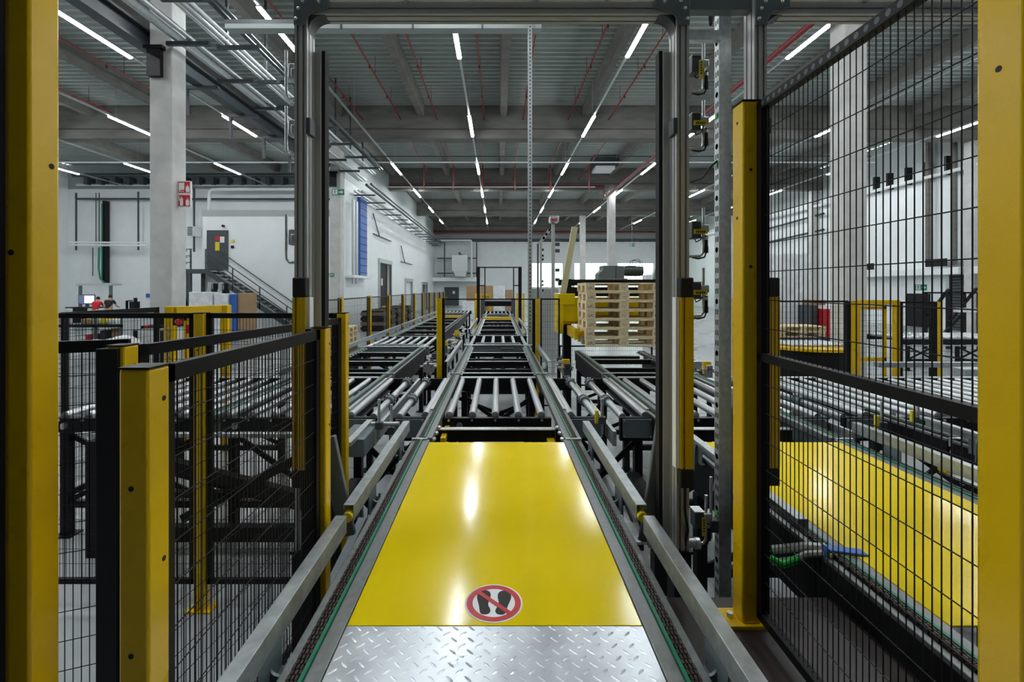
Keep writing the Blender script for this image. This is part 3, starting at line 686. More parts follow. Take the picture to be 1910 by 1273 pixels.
# --- transverse roller conveyor
cross_module(-0.465, 0.465, [-0.43+0.203*i for i in range(5)][1:] + [-0.43], 'roller conveyor section straight behind the centre yellow sheet')
cross_module(1.485, 2.415, [1.54+0.203*i for i in range(5)], 'roller conveyor section behind the right yellow sheet')
cross_module(-2.415, -1.485, [-2.38+0.203*i for i in range(5)], 'roller conveyor section left of the centre, behind the gate upright')
cross_module(-3.9, -2.55, [-3.82+0.203*i for i in range(7)], 'roller conveyor section farthest left behind the cross fence')
cross_module(3.435, 4.365, [3.48+0.203*i for i in range(5)], 'second roller conveyor section from the right end of the roller line')
cross_module(4.48, 6.3, [4.56+0.203*i for i in range(9)], 'roller conveyor section at the right end of the roller line')
def bridge(x0, x1, side, lab, lab_box=True):
    """short roller bridge between two chain tracks: plain, two collared, plain"""
    t = T('roller_bridge', lab, 'conveyor', ((x0+x1)/2, RY0, 0))
    w = x1-x0
    xs = [x0+0.02, x0+w*0.34, x0+w*0.65, x1-0.06]
    if side < 0: xs = [x0+0.06, x0+w*0.35, x0+w*0.66, x1-0.02]
    roller_set(t, (xs[0], xs[3]), RY0+0.004, RY1-0.004)
    collar_roller(t, xs[1], RY0+0.004, RY1-0.004, (4.72, 5.60))
    collar_roller(t, xs[2], RY0+0.004, RY1-0.004, (4.72, 5.60))
    for (a, c) in ((x0-0.02, x0+w*0.42), (x1-w*0.40, x1+0.0)):
        bx = B().box(a, c, RY0-0.05, RY0, ZC-0.24, ZC-0.035).to('end_box', BLS, t, bevel=0.004)
        B().box(a+0.02, c-0.02, RY0-0.062, RY0-0.05, ZC-0.21, ZC-0.045).to('end_cover', BGR, bx, bevel=0.003)
        bl = B()
        for xx in (a+0.035, c-0.035):
            for z in (ZC-0.06, ZC-0.195): bl.tube((xx, RY0-0.07, z), (xx, RY0-0.06, z), 0.008, 8)
        bl.to('bolt', CHR, bx)
        B().box(a, c, RY1, RY1+0.04, ZC-0.15, ZC-0.01).to('rear_plate', BLS, t, smooth=False)
    xm = x0+w*0.5
    B().box(xm-0.05, xm-0.02, RY0-0.3, RY1+0.4, ZC-0.2, ZC-0.08).to('long_beam', GAL, t, smooth=False)
    leg_frame(t, x0+0.1, x1-0.1, RY0+0.1, ZC-0.2); leg_frame(t, x0+0.1, x1-0.1, RY1-0.1, ZC-0.2)
    return t
bridge(-1.36, -0.62, -1, 'collared roller bridge left of the centre rollers')
bridge(0.62, 1.36, 1, 'collared roller bridge right of the centre rollers')
bridge(2.57, 3.31, 1, 'collared roller bridge right of the right-hand rollers')
for (xc, nm) in ((-1.95, 'left'), (0, 'centre'), (1.95, 'right'), (3.9, 'farthest right')):
    t = T('chain_transfer', 'pair of chain tracks crossing the rollers on the %s line' % nm, 'chain transfer', (xc, 3.5, 0))
    for s in (-1, 1):
        track(t, xc+s*0.56, s, 3.46 if xc >= 0 else 4.1, 5.98)
        B().box(xc+s*0.555, xc+s*0.60, 3.5 if xc >= 0 else 4.1, 5.95, ZC-0.2, ZC-0.06).to('track_beam', BGR, t, smooth=False)
        B().box(xc+s*0.585, xc+s*0.612, RY0+0.1, RY1, ZC-0.01, ZC+0.003).to('cover_strip', GAL, t, smooth=False)
# --- far stretches of the lines
def far_beams(y0, y1, step=0.42): 
    o = []; y = y0+0.25; i = 0
    while y < y1-0.1: o.append((y, 0.07, 0.03 if i % 2 else 0.0, i % 2 == 0)); y += step; i += 1
    return tuple(o)
chain_conveyor(0, 6.05, 8.95, 'open stretch of the centre chain conveyor just beyond the roller line', beams=far_beams(6.0, 8.9, 0.5), legs=(6.3, 8.7))
guard(-0.69, 6.3, 8.9, -1, 'guard rail left of the centre line beyond the rollers', brackets=(6.5,), cap=False)
guard(0.69, 6.3, 8.9, 1, 'guard rail right of the centre line beyond the rollers', brackets=(6.5,), cap=False)
def cross_unit(xc, y0, y1, lab, n=4, w=0.66):
    t = T('transfer_unit', lab, 'conveyor', (xc, y0, 0))
    B().box(xc-w, xc+w, y0, y0+0.06, ZC-0.16, ZC-0.005).to('front_beam', BGR, t, smooth=False)
    B().box(xc-w, xc+w, y0-0.01, y0+0.07, ZC-0.005, ZC+0.004).to('beam_edge', GAL, t, smooth=False)
    B().box(xc-w, xc+w, y1-0.06, y1, ZC-0.16, ZC-0.005).to('rear_beam', BLS, t, smooth=False)
    B().box(xc-0.42, xc+0.42, y0+0.16, y0+0.2, ZC-0.02, ZC+0.03).to('stop_bar', GAL, t, smooth=False)
    B().box(xc+0.05, xc+0.3, y0-0.08, y0, ZC-0.11, ZC-0.05).to('drive_motor', DGR, t, bevel=0.01)
    roller_set(t, [xc-w+0.12+(2*w-0.24)*i/(n+1) for i in range(n+2)], y0+0.07, y1-0.07)
    leg_frame(t, xc-w+0.1, xc+w-0.1, y0+0.1, ZC-0.16); leg_frame(t, xc-w+0.1, xc+w-0.1, y1-0.1, ZC-0.16)
    return t
cross_unit(0, 9.05, 10.9, 'roller transfer unit across the centre line, with a drive motor on its front')
chain_conveyor(0, 11.0, 19.6, 'long open far stretch of the centre chain conveyor', beams=far_beams(11.0, 19.5, 0.7), legs=(11.5, 14, 17, 19))
guard(-0.69, 11.3, 15.5, -1, 'guard rail left of the far centre line', brackets=(11.5,), cap=False)
guard(0.69, 11.3, 15.5, 1, 'guard rail right of the far centre line', brackets=(11.5,), cap=False)
tag(B().box(-0.5, 0.5, 17.2, 17.5, ZC-0.06, ZC+0.03).to('stop_beam', YPO, smooth=False), 'yellow bar lying across the far centre line', 'bar')
cross_unit(0, 19.8, 22.6, 'roller transfer unit at the far end of the centre line', 5)
chain_conveyor(-1.95, 6.05, 8.7, 'open stretch of the left chain conveyor just beyond the roller line', beams=far_beams(6.0, 8.7, 0.5), legs=(6.3, 8.4))
cross_unit(-1.95, 8.8, 10.7, 'roller transfer unit across the left line', 5)
chain_conveyor(-1.95, 10.8, 20.5, 'long open far stretch of the left chain conveyor', beams=far_beams(10.8, 20.4, 0.7), legs=(11.5, 14, 17, 19))
guard(-2.62, 5.6, 12.6, -1, 'long guard rail along the aisle side of the left line, near part', brackets=(6, 8, 10, 12), cap=False)
guard(-2.62, 12.8, 21, -1, 'long guard rail along the aisle side of the left line, far part', brackets=(14, 17), cap=False)
tag(B().box(-2.45, -1.45, 18.2, 18.5, ZC-0.06, ZC+0.03).to('stop_beam', YPO, smooth=False), 'yellow bar lying across the far left line', 'bar')
cross_unit(-1.95, 20.7, 23, 'roller transfer unit at the far end of the left line', 5)
chain_conveyor(1.95, 6.05, 8.22, 'chain conveyor stretch carrying the pallet stack', beams=far_beams(6.0, 8.2, 0.6), legs=(6.3, 8.0))
# lifter frame at the far end of the centre line
y = 23.4
t = T('lift_frame', 'black frame with a roller top across the far end of the centre line', 'frame', (0, y, 0))
B().box(-0.75, 0.75, y, y+0.1, ZC+0.2, ZC+0.45).to('beam', BLS, t, smooth=False)
B().box(-0.78, 0.78, y-0.05, y+0.3, ZC+0.45, ZC+0.52).to('top_plate', GAL, t, smooth=False)
for s in (-1, 1): B().box(s*0.75-0.1, s*0.75+0.1, y-0.2, y+0.4, 0, ZC+0.6).to('side_box', DGR, t, smooth=False)
y = 25.5
t = T('portal_frame', 'black portal frame standing over the far end of the centre line', 'frame', (0, y, 0))
x0, x1, zt = PX(892, y), PX(970, y), PZ(498, y)
for x in (x0, x1): B().box(x-0.09, x+0.09, y, y+0.15, 0, zt).to('upright', BLS, t, smooth=False)
for u in (904.5, 958): x = PX(u, y); B().box(x-0.03, x+0.03, y, y+0.06, 0, zt).to('inner_upright', BLS, t, smooth=False)
B().box(x0, x1, y, y+0.06, zt-0.06, zt).box(x0, PX(904, y), y, y+0.06, PZ(534, y), PZ(532, y)).box(PX(958, y), x1, y, y+0.06, PZ(534, y), PZ(532, y)).to('crossbar', BLS, t, smooth=False)
for (u0, u1) in ((886, 889), (963, 966), (974, 979)):
    post(PX((u0+u1)/2, 24.8), 24.8, 0, PZ(548, 24.8), 0.1, 'yellow fence post by the far portal frame, %s from its left' % ORD[(886, 963, 974).index(u0)], holes=False)
frame_gate(PX(896, 27), PX(916, 27), 27, PZ(549, 27), 'tiny yellow frame gate behind the far portal frame', 0.1)
# ================================================================ GATES (aluminium portals)
YG = 2.1
ZT0, ZT1 = PZ(24.5, YG), PZ(0, YG)
def upright(t, x0, x1, inner, z0, z1):
    """slotted aluminium profile: two slots on the front, one on each side"""
    y0, y1 = YG, YG+0.09; w = x1-x0; g = 0.0045; dp = 0.012
    a, c = x0+w*0.27, x0+w*0.73; m = (y0+y1)/2
    pts = [(x0, y0), (a-g, y0), (a-g, y0+dp), (a+g, y0+dp), (a+g, y0), (c-g, y0), (c-g, y0+dp), (c+g, y0+dp), (c+g, y0), (x1, y0),
           (x1, y0+0.02), (x1-dp, y0+0.02), (x1-dp, y0+0.029), (x1, y0+0.029), (x1, y0+0.06), (x1-dp, y0+0.06), (x1-dp, y0+0.069), (x1, y0+0.069), (x1, y1),
           (x0, y1), (x0, y0+0.069), (x0+dp, y0+0.069), (x0+dp, y0+0.06), (x0, y0+0.06), (x0, y0+0.029), (x0+dp, y0+0.029), (x0+dp, y0+0.02), (x0, y0+0.02)]
    o = B().prism(pts, 'z', z0, z1).to('upright', ALU, t, smooth=False)
    B().box(x0-0.01, x1+0.01, y0-0.0, y1+0.0, 0.06, z0-0.012).to('foot_leg', BLS, t, smooth=False)
    B().box(x0-0.06, x1+0.06, y0-0.03, y1+0.03, 0, 0.06).box(x0-0.015, x1+0.015, y0-0.01, y1+0.01, z0-0.012, z0).to('foot_plate', BLS, t, smooth=False)
    return o
def gusset(t, xo, xi, s):
    """corner plate; s=+1 for a left corner (opens to the right)"""
    zt, zb = ZT1+0.03, ZT0-0.055; L = 0.098
    R = 0.055; cx, cz = xi+s*R, ZT0+0.0-R
    pts = [(xo, zt), (xi+s*L, zt), (xi+s*L, ZT0+0.02), (xi+s*R, ZT0+0.008)]
    for k in range(1, 9): a = PI/2+(PI/2)*k/8; pts.append((cx+s*R*math.cos(a)*1.0, cz+R*math.sin(a)+0.008))
    pts += [(xi, zb), (xo, zb)]
    g = B().prism(pts, 'y', YG-0.009, YG-0.001).to('corner_plate', BGR, t, bevel=0.0015)
    w = B()
    for (p, q) in ((xo+s*0.013, zb+0.022), (xo+s*0.024, zb+0.068), (xo+s*0.042, zb+0.1), (xi+s*L*0.6, ZT0+0.043)): w.tube((p, YG-0.017, q), (p, YG-0.009, q), 0.0085, 6).ball((p, YG-0.017, q), 0.0065, 8, 5)
    w.to('bolt', CHR, g)
    # inner curved fillet
    f = []; R2 = 0.075
    for k in range(0, 11): a = (PI/2)*k/10; f.append((xi+s*R2*(1-math.sin(a)), ZT0-R2*(1-math.cos(a))))
    f += [(xi, ZT0)]
    B().prism(f, 'y', YG+0.012, YG+0.085).to('corner_fillet', DGR, t, smooth=False)
def curtain(x0, x1, yy, v0, v1, v2, v3, lab, strip=None):
    t = T('light_curtain', lab, 'light curtain', ((x0+x1)/2, yy, PZ(v3, yy)))
    w = x1-x0; d = w*0.9
    g = 0.004
    m = x0+w*0.27
    pts = [(x0, yy+d), (x0, yy), (m-g, yy), (m-g, yy+0.012), (m+g, yy+0.012), (m+g, yy), (x1, yy), (x1, yy+d)]
    B().prism(pts, 'z', PZ(v2, yy), PZ(v1, yy)).to('housing', YPO, t, smooth=False)
    for (a, c) in ((v1, v0), (v3, v2)): B().box(x0-0.001, x1+0.001, yy-0.001, yy+d+0.001, PZ(a, yy), PZ(c, yy)).to('end_cap', RUB, t, bevel=0.006)
    if strip is not None:
        B().box(strip, strip+0.016, yy+0.01, yy+0.05, PZ(v2, yy), PZ(v1, yy)).to('marking_strip', WHT, t, smooth=False)
    B().path([((x0+x1)/2, yy+d*0.6, PZ(v3, yy)), ((x0+x1)/2, yy+d*0.6, PZ(v3, yy)-0.1), ((x0+x1)/2+0.02, yy+d*0.9, PZ(v3, yy)-0.2), ((x0+x1)/2+0.03, yy+d+0.05, PZ(v3, yy)-0.3)], 0.006, 6).to('cable', RUB, t)
    B().bar(((x0+x1)/2, yy+d, PZ(v1, yy)+0.02), ((x0+x1)/2, YG, PZ(v1, yy)+0.02), 0.03, 0.02).bar(((x0+x1)/2, yy+d, PZ(v2, yy)), ((x0+x1)/2, YG, PZ(v2, yy)), 0.03, 0.02).to('bracket', GAL, t, smooth=False)
    return t
zb = PZ(1028, YG)
def gate(x0, x1, lab, left=True, right=True):
    pw = 0.056
    t = T('gate_portal', lab, 'gate frame', ((x0+x1)/2, YG, 0))
    upright(t, x0-pw, x0, 1, zb, ZT1+0.04); gusset(t, x0-pw, x0, 1)
    upright(t, x1, x1+pw, -1, zb, ZT1+0.04); gusset(t, x1+pw, x1, -1)
    y0 = YG+0.004; z0, z1 = ZT0, ZT1+0.03; h = z1-z0; g = 0.004
    pts = [(y0, z0), (y0, z0+h*.27-g), (y0+.012, z0+h*.27-g), (y0+.012, z0+h*.27+g), (y0, z0+h*.27+g), (y0, z0+h*.73-g), (y0+.012, z0+h*.73-g), (y0+.012, z0+h*.73+g), (y0, z0+h*.73+g), (y0, z1), (YG+0.088, z1),
           (YG+0.088, z0), (YG+0.07, z0), (YG+0.07, z0+0.012), (YG+0.06, z0+0.012), (YG+0.06, z0), (YG+0.03, z0), (YG+0.03, z0+0.012), (YG+0.02, z0+0.012), (YG+0.02, z0)]
    B().prism(pts, 'x', x0, x1).to('top_beam', ALU, t, smooth=False)
    B().box(x0+0.1, x1-0.1, YG-0.006, YG+0.003, z1-0.037, z1-0.028).to('white_trim', SGW, t, smooth=False)
    w = B()
    for q in (0.27, 0.62, 0.81): xx = x0+(x1-x0)*q; w.tube((xx, YG-0.012, z1-0.035), (xx, YG+0.003, z1-0.035), 0.011, 8)
    w.to('bolt', CHR, t)
    # black door track just behind the inner faces
    for (xx, s) in ((x0, 1), (x1, -1)):
        tr = B().box(xx+s*0.028, xx+s*0.044, YG+0.1, YG+0.15, zb+0.02, PZ(95, YG+0.1)).to('track', RUB, t, smooth=False)
        B().box(xx, xx+s*0.028, YG+0.085, YG+0.11, zb+0.02, PZ(100, YG+0.1)).to('track_spacer', ALU, t, smooth=False)
        B().box(xx-s*0.004, xx+s*0.016, YG-0.006, YG+0.06, PZ(250, YG), PZ(220, YG)).to('latch_plate', DGR, t, bevel=0.002)
    return t
GX0, GX1 = PX(572.5, YG), PX(1262, YG)
gate(GX0, GX1, 'slotted aluminium gate portal spanning the centre conveyor')
gate(1.197, 2.80, 'slotted aluminium gate portal spanning the right yellow sheet conveyor')
gate2x = 1.197
tag(B().prism([(YG+0.02, PZ(13, YG)), (YG+0.07, PZ(13, YG)), (YG+0.07, ZT1+0.06), (YG+0.02, ZT1+0.06)], 'x', GX1+0.058, gate2x-0.058).to('link_beam', BGR, smooth=False), 'short grey beam linking the two gate portals at the top', 'beam')
curtain(PX(545, 2.0), PX(569, 2.0), 2.0, 518, 555, 878, 912, 'yellow light curtain bar with black ends on the left gate upright', strip=PX(569, 2.0))
curtain(PX(1270, 2.02), PX(1294, 2.02), 2.02, 518, 555, 876, 912, 'yellow light curtain bar with black ends on the right gate upright', strip=PX(1270, 2.02)-0.018)
curtain(PX(1424, 2.0), PX(1455, 2.0), 2.0, 518, 554, 874, 908, 'yellow light curtain bar behind the large mesh panel')
# support tubes for the gate feet
t = T('support_tube', 'galvanised cross tube under the right gate upright', 'tube', (0.85, 2.15, zb-0.03))
B().tube((0.70, 2.2, zb-0.02), (PX(1300, 2.2), 2.2, zb-0.02), 0.022, 14).to('tube', GAL, t)
B().tube((PX(1296, 2.2), 2.2, zb-0.02), (PX(1304, 2.2), 2.2, zb-0.02), 0.026, 14).to('tube_cap', CHR, t)
for (a, c, lab) in (((612, 815), (649, 1000), 'blue-grey slanted brace beside the left gate upright'), ((1241, 770), (1206, 1010), 'blue-grey slanted brace beside the right gate upright')):
    tag(B().bar(P(a[0], a[1], 2.3), P(c[0], c[1], 2.25), 0.075, 0.03, up=(0, 1, 0)).to('brace', BGR, bevel=0.006), lab, 'brace')
tag(B().bar(P(1392, 690, 2.5), P(1345, 920, 2.5), 0.09, 0.03, up=(0, 1, 0)).to('brace', BGR, bevel=0.006), 'blue-grey slanted brace behind the walkway post', 'brace')
# perforated steel column
t = T('perforated_column', 'tall perforated galvanised steel column between the two gates', 'column', (1.13, 2.35, 0))
x0, x1 = PX(1341, 2.35), PX(1364, 2.35)
B().prism([(x0, 2.35), (x1, 2.35), (x1, 2.398), (x1-0.004, 2.398), (x1-0.004, 2.354), (x0+0.004, 2.354), (x0+0.004, 2.398), (x0, 2.398)], 'z', 0, PZ(15, 2.35)).to('channel', GAL, t, smooth=False)
h = B(); z = 0.3; i = 0
while z < PZ(25, 2.35):
    for yy in (2.362, 2.382): h.box(x0-0.0008, x0+0.003, yy-0.0045, yy+0.0045, z, z+0.026) if i % 5 else h.tube((x0-0.0008, 2.374, z+0.013), (x0+0.003, 2.374, z+0.013), 0.014, 12)
    z += 0.052; i += 1
h.to('slots', RUB, t, smooth=False)
w = B()
for xx in (x0+0.004, x1-0.004): w.ball((xx, 2.345, PZ(23, 2.35)), 0.008, 8, 5)
w.to('bolt', CHR, t)
B().path([(x0-0.003, 2.37, PZ(20, 2.35)), (x0-0.01, 2.37, PZ(8, 2.35)), (x0-0.05, 2.33, ZT1+0.02), (x0-0.09, 2.25, ZT1+0.03)], 0.008, 8).to('cable', RUB, t)
w = B()
for v in (215, 305, 960, 995): w.box(x0-0.004, x0, 2.36, 2.385, PZ(v+4, 2.35), PZ(v-4, 2.35))
w.to('green_cable_tie', GCB, t, smooth=False)
B().path([P(1338, 300, 2.37), P(1325, 312, 2.36), P(1310, 332, 2.33), P(1290, 340, 2.28)], 0.005, 6).to('cable', RUB, t)
B().box(GX1+0.056, x0, 2.32, 2.35, PZ(70, 2.3), PZ(52, 2.3)).to('strut', GAL, t, smooth=False)
# sensors on bent tubes
def sensor(u, v, Y, lab, side, label=True, vert=False):
    t = T('sensor', lab, 'sensor', tuple(P(u, v, Y)))
    k = Y/F
    xg = GX1+0.05 if side > 0 else GX0-0.05
    pu = u+side*12
    pts = [P(pu, v-40, Y), P(pu, v+30, Y), P(pu-side*1, v+44, Y), P(pu-side*6, v+50, Y), (xg, Y, PZ(v+51, Y))]
    B().path(pts, 0.007, 10).to('tube', GAL, t)
    if side > 0:
        B().box(PX(u-14, Y), PX(u+4, Y), Y-0.03, Y+0.03, PZ(v+18, Y), PZ(v-12, Y)).to('housing', DGR, t, bevel=0.005)
        B().box(PX(u-14, Y), PX(u+4, Y), Y-0.032, Y+0.032, PZ(v-12, Y), PZ(v-14, Y)).to('cover', GAL, t, smooth=False)
        B().box(PX(u+4, Y), PX(u+20, Y), Y-0.02, Y+0.02, PZ(v+6, Y), PZ(v-8, Y)).to('clamp', GAL, t, bevel=0.004)
        a = (-1, 6, -4, 30) if vert else (-11, 14, 1, 10)
        lb = B().box(PX(u+a[0], Y), PX(u+a[1], Y), Y-0.034, Y-0.0305, PZ(v+a[3], Y), PZ(v+a[2], Y)).to('yellow_label', YLB, t, smooth=False)
        m = B()
        for i in range(5):
            if vert: m.box(PX(u+a[0]+2, Y), PX(u+a[1]-2, Y), Y-0.0345, Y-0.034, PZ(v+a[2]+6+i*5, Y), PZ(v+a[2]+3+i*5, Y))
            else: m.box(PX(u+a[0]+4+i*3.6, Y), PX(u+a[0]+6.2+i*3.6, Y), Y-0.0345, Y-0.034, PZ(v+8, Y), PZ(v+4, Y))
        m.to('print', INK, lb, smooth=False)
        B().path([P(u-4, v+18, Y), P(u-2, v+24, Y), P(u+6, v+20, Y), P(u+14, v+8, Y), P(u+17, v+14, Y)], 0.003, 6).tube(P(u+17, v+12, Y), P(u+17, v+32, Y), 0.009, 8).tube(P(u+17, v+32, Y), P(u+17, v+44, Y), 0.011, 8).path([P(u+17, v+44, Y), P(u+14, v+52, Y), P(u+2, v+55, Y), P(u-10, v+52, Y)], 0.004, 6).to('plug_cable', RUB, t)
        B().tube(P(u+17, v+14, Y), P(u+17, v+20, Y), 0.0105, 8).to('plug_ring', CHR, t)
    else:
        B().box(PX(u-5, Y), PX(u+8, Y), Y-0.025, Y+0.025, PZ(v+18, Y), PZ(v-12, Y)).to('housing', GAL, t, bevel=0.006)
        B().box(PX(u+1, Y), PX(u+10, Y), Y-0.03, Y-0.02, PZ(v+16, Y), PZ(v-2, Y)).to('clamp', GAL, t, bevel=0.004)
    return t
for i, (v, vt) in enumerate(((122, True), (228, False), (428, False), (540, False))):
    sensor(1300, v, 2.28, 'small sensor with yellow label right of the right gate upright, %s from top' % ORD[i], 1, vert=vt)
sensor(1305, 964, 2.3, 'small sensor with yellow label near the foot of the right gate upright', 1, vert=True)
for i, v in enumerate((134, 238, 440)):
    sensor(546, v, 2.2, 'grey reflector head left of the left gate upright, %s from top' % ORD[i], -1)

# ================================================================ PALLETS
def make_pallet(x, y, z, lab, grp):
    t = T('pallet', lab, 'pallet', (x, y, z), grp)
    for yy, w in ((0, .145), (.1865, .1), (.3275, .145), (.5135, .1), (.655, .145)):
        j = random.uniform(-.003, .003); B().box(x+j, x+1.2+j, y+yy, y+yy+w, z+.122, z+.144).to('deck_board', WD, t, bevel=.002)
    for xx in (0, .5275, 1.055): B().box(x+xx, x+xx+.145, y, y+.8, z+.1, z+.122).to('cross_board', WD, t, bevel=.002)
    for yy, w in ((0, .1), (.3275, .145), (.7, .1)):
        for xx in (0, .5275, 1.055):
            k = B().box(x+xx, x+xx+.145, y+yy, y+yy+w, z+.022, z+.1).to('block', WDB, t, bevel=.002)
            if yy == 0:
                if xx == 0: text('UIC', 'stamp', INK, k, (x+.078, y-.0008, z+.060), .064)
                elif xx > 1:
                    r = B(); n = 24
                    vs = [];
                    for q in (1.0, .86):
                        for i in range(n): a = 2*PI*i/n; vs.append((x+xx+.072+.052*q*math.cos(a), y-.0012, z+.06+.031*q*math.sin(a)))
                    r.add(vs, [(i, (i+1) % n, n+(i+1) % n, n+i) for i in range(n)]).to('oval_stamp', INK, k, smooth=False)
                    text('EUR', 'stamp', INK, k, (x+xx+.072, y-.0008, z+.060), .036)
                else: 
                    r = B()
                    for i in range(4): r.box(x+xx+.03+i*.022, x+xx+.042+i*.022, y-.001, y, z+.065, z+.075)
                    r.box(x+xx+.03, x+xx+.1, y-.001, y, z+.045, z+.049).to('faint_stamp', WDD, k, smooth=False)
        B().box(x, x+1.2, y+yy, y+yy+w, z, z+.022).to('bottom_board', WD, t, bevel=.002)
    return t
px0, py0, pz0 = PX(1093, 7.4), 7.4, PZ(647.5, 7.4)
N7 = 'lowest|second from the bottom|third from the bottom|middle|third from the top|second from the top|topmost'.split('|')
pal = make_pallet(px0, py0, pz0, 'wooden pallet stamped UIC, lowest of the stack of seven', 'pallets in the stack of seven')
for i in range(1, 7):
    dup(pal, (px0+(0.006, -.008, .012, .004, .0, .012, -.004)[i], py0, pz0+.144*i), 'wooden pallet stamped UIC, %s of the stack of seven' % N7[i])
for i, (dx, dz) in enumerate(((2.6, 0), (2.62, .144))):
    dup(pal, (PX(1455, 12.5)+.02*i, 12.5, 0.9+dz), 'wooden pallet on the turntable side behind the mesh, %s one' % ('lower', 'upper')[i], 'pallets beyond the right rollers')
tag(B().box(PX(1450, 12.5), PX(1450, 12.5)+1.35, 12.4, 13.4, 0, 0.9).to('pallet_stand', DGR, smooth=False), 'dark stand carrying two pallets beyond the right rollers', 'stand')
for i in range(4):
    dup(pal, (PX(651, 13.0)-1.2, 13.0, .144*i+0.55), 'wooden pallet in the small stack by the white wall, %s from the bottom' % ORD[i], 'small pallet stack by the wall')
tag(B().box(PX(651, 13)-1.2, PX(651, 13), 13, 13.8, 0, .55).to('crate', WDD, smooth=False), 'dark wooden crate under the small pallet stack by the white wall', 'crate')
# forks under the stack
t = T('pallet_fork', 'yellow forked lifting arm holding the second lowest pallet of the stack', 'fork', (px0, py0+.1, pz0+.1))
for yy in (0.16, .5): B().box(px0-.1, px0+.13, py0+yy, py0+yy+.1, pz0+.165, pz0+.235).to('fork_arm', YPO, t, bevel=.004)
B().box(px0-.16, px0-.1, py0+.1, py0+.95, pz0+.1, pz0+.27).to('fork_carrier', YPO, t, bevel=.004)
# yellow stacker machine
t = T('pallet_stacker', 'yellow pallet stacker machine with a grey gear motor behind the pallet stack', 'machine', (1.9, 8.3, 0))
ya, yb = 8.32, 8.9
xa = PX(1041, ya)
B().prism([(PZ(545, ya), ya), (PZ(545, ya), yb), (PZ(650, ya), yb), (PZ(628, ya), ya+.12), (PZ(628, ya), ya)][::-1], 'x', xa, xa+.08) if False else None
B().box(xa, xa+.30, ya, yb, PZ(569, ya), PZ(548, ya)).box(xa+.08, xa+2.25, ya+.02, yb, PZ(600, ya), PZ(555, ya)).box(xa, xa+.09, ya, yb, PZ(623, ya), PZ(569, ya)).box(xa+.09, xa+.42, ya+.12, yb, PZ(605, ya), PZ(569, ya)).to('carriage', YEL, t, bevel=.006)
B().prism([(xa+.09, PZ(569, ya)), (xa+.42, PZ(569, ya)), (xa+.42, PZ(605, ya)), (xa+.12, PZ(605, ya)), (xa+.09, PZ(612, ya))], 'y', ya+.05, ya+.12).to('carriage_web', YPO, t, smooth=False)
B().box(PX(1043, 8.5), PX(1250, 8.5), 8.5, 8.7, PZ(533, 8.5), PZ(521.5, 8.5)).to('top_beam', BLS, t, bevel=.004)
B().box(PX(1050, 8.45), PX(1225, 8.45), 8.45, 8.8, PZ(553, 8.45), PZ(536, 8.45)).to('middle_beam', BLS, t, bevel=.004)
B().box(PX(1050, 8.7), PX(1064, 8.7), 8.6, 8.8, 0, PZ(521, 8.7)).to('upright', BLS, t, smooth=False)
B().box(PX(1236, 8.7), PX(1252, 8.7), 8.6, 8.8, 0, PZ(521, 8.7)).to('upright', BLS, t, smooth=False)
yy = 8.5
gm = B().prism([(PX(1115, yy), PZ(521, yy)), (PX(1115, yy), PZ(511, yy)), (PX(1123, yy), PZ(504, yy)), (PX(1123, yy), PZ(496, yy)), (PX(1146, yy), PZ(496, yy)), (PX(1146, yy), PZ(521, yy))], 'y', yy-.08, yy+.25)
gm.prism([(PX(1147, yy), PZ(521, yy)), (PX(1147, yy), PZ(496, yy)), (PX(1163, yy), PZ(497, yy)), (PX(1163, yy), PZ(521, yy))], 'y', yy-.06, yy+.22)
gm.box(PX(1112, yy), PX(1168, yy), yy-.1, yy+.2, PZ(523, yy), PZ(520, yy))
g = gm.to('gear_motor', BGR, t, bevel=.008)
mt = B().tube((PX(1163, yy), yy+.06, PZ(506, yy)), (PX(1200, yy), yy+.06, PZ(506, yy)), .085, 20)
for i in range(9): mt.ring((PX(1170+i*3.1, yy), yy+.06, PZ(506, yy)), .08, .094, 'x', .008, 20)
mt.box(PX(1168, yy), PX(1186, yy), yy, yy+.12, PZ(500, yy), PZ(496, yy)).to('motor', DGR, g)
B().path([P(1174, 497, yy), P(1176, 488, yy), P(1183, 485, yy), P(1193, 489, yy), P(1199, 500, yy)], .006, 6).path([P(1178, 497, yy), P(1181, 487, yy), P(1190, 483, yy), P(1198, 490, yy), P(1200, 502, yy)], .005, 6).to('cable', RUB, g)
tag(B().bar(P(1050, 548, 8.15), P(1072, 424, 8.15), .1, .08, up=(0, 1, 0)).to('leaning_mast', mat('cream_paint', (0.55, 0.5, 0.3), .4), bevel=.006), 'leaning cream and yellow mast rising above the yellow stacker', 'mast')
tag(B().bar(P(1222, 533, 9.6), P(1247, 430, 9.6), .2, .12, up=(0, 1, 0)).to('leaning_strut', GAL, bevel=.006), 'leaning pale grey strut right of the gear motor', 'strut')

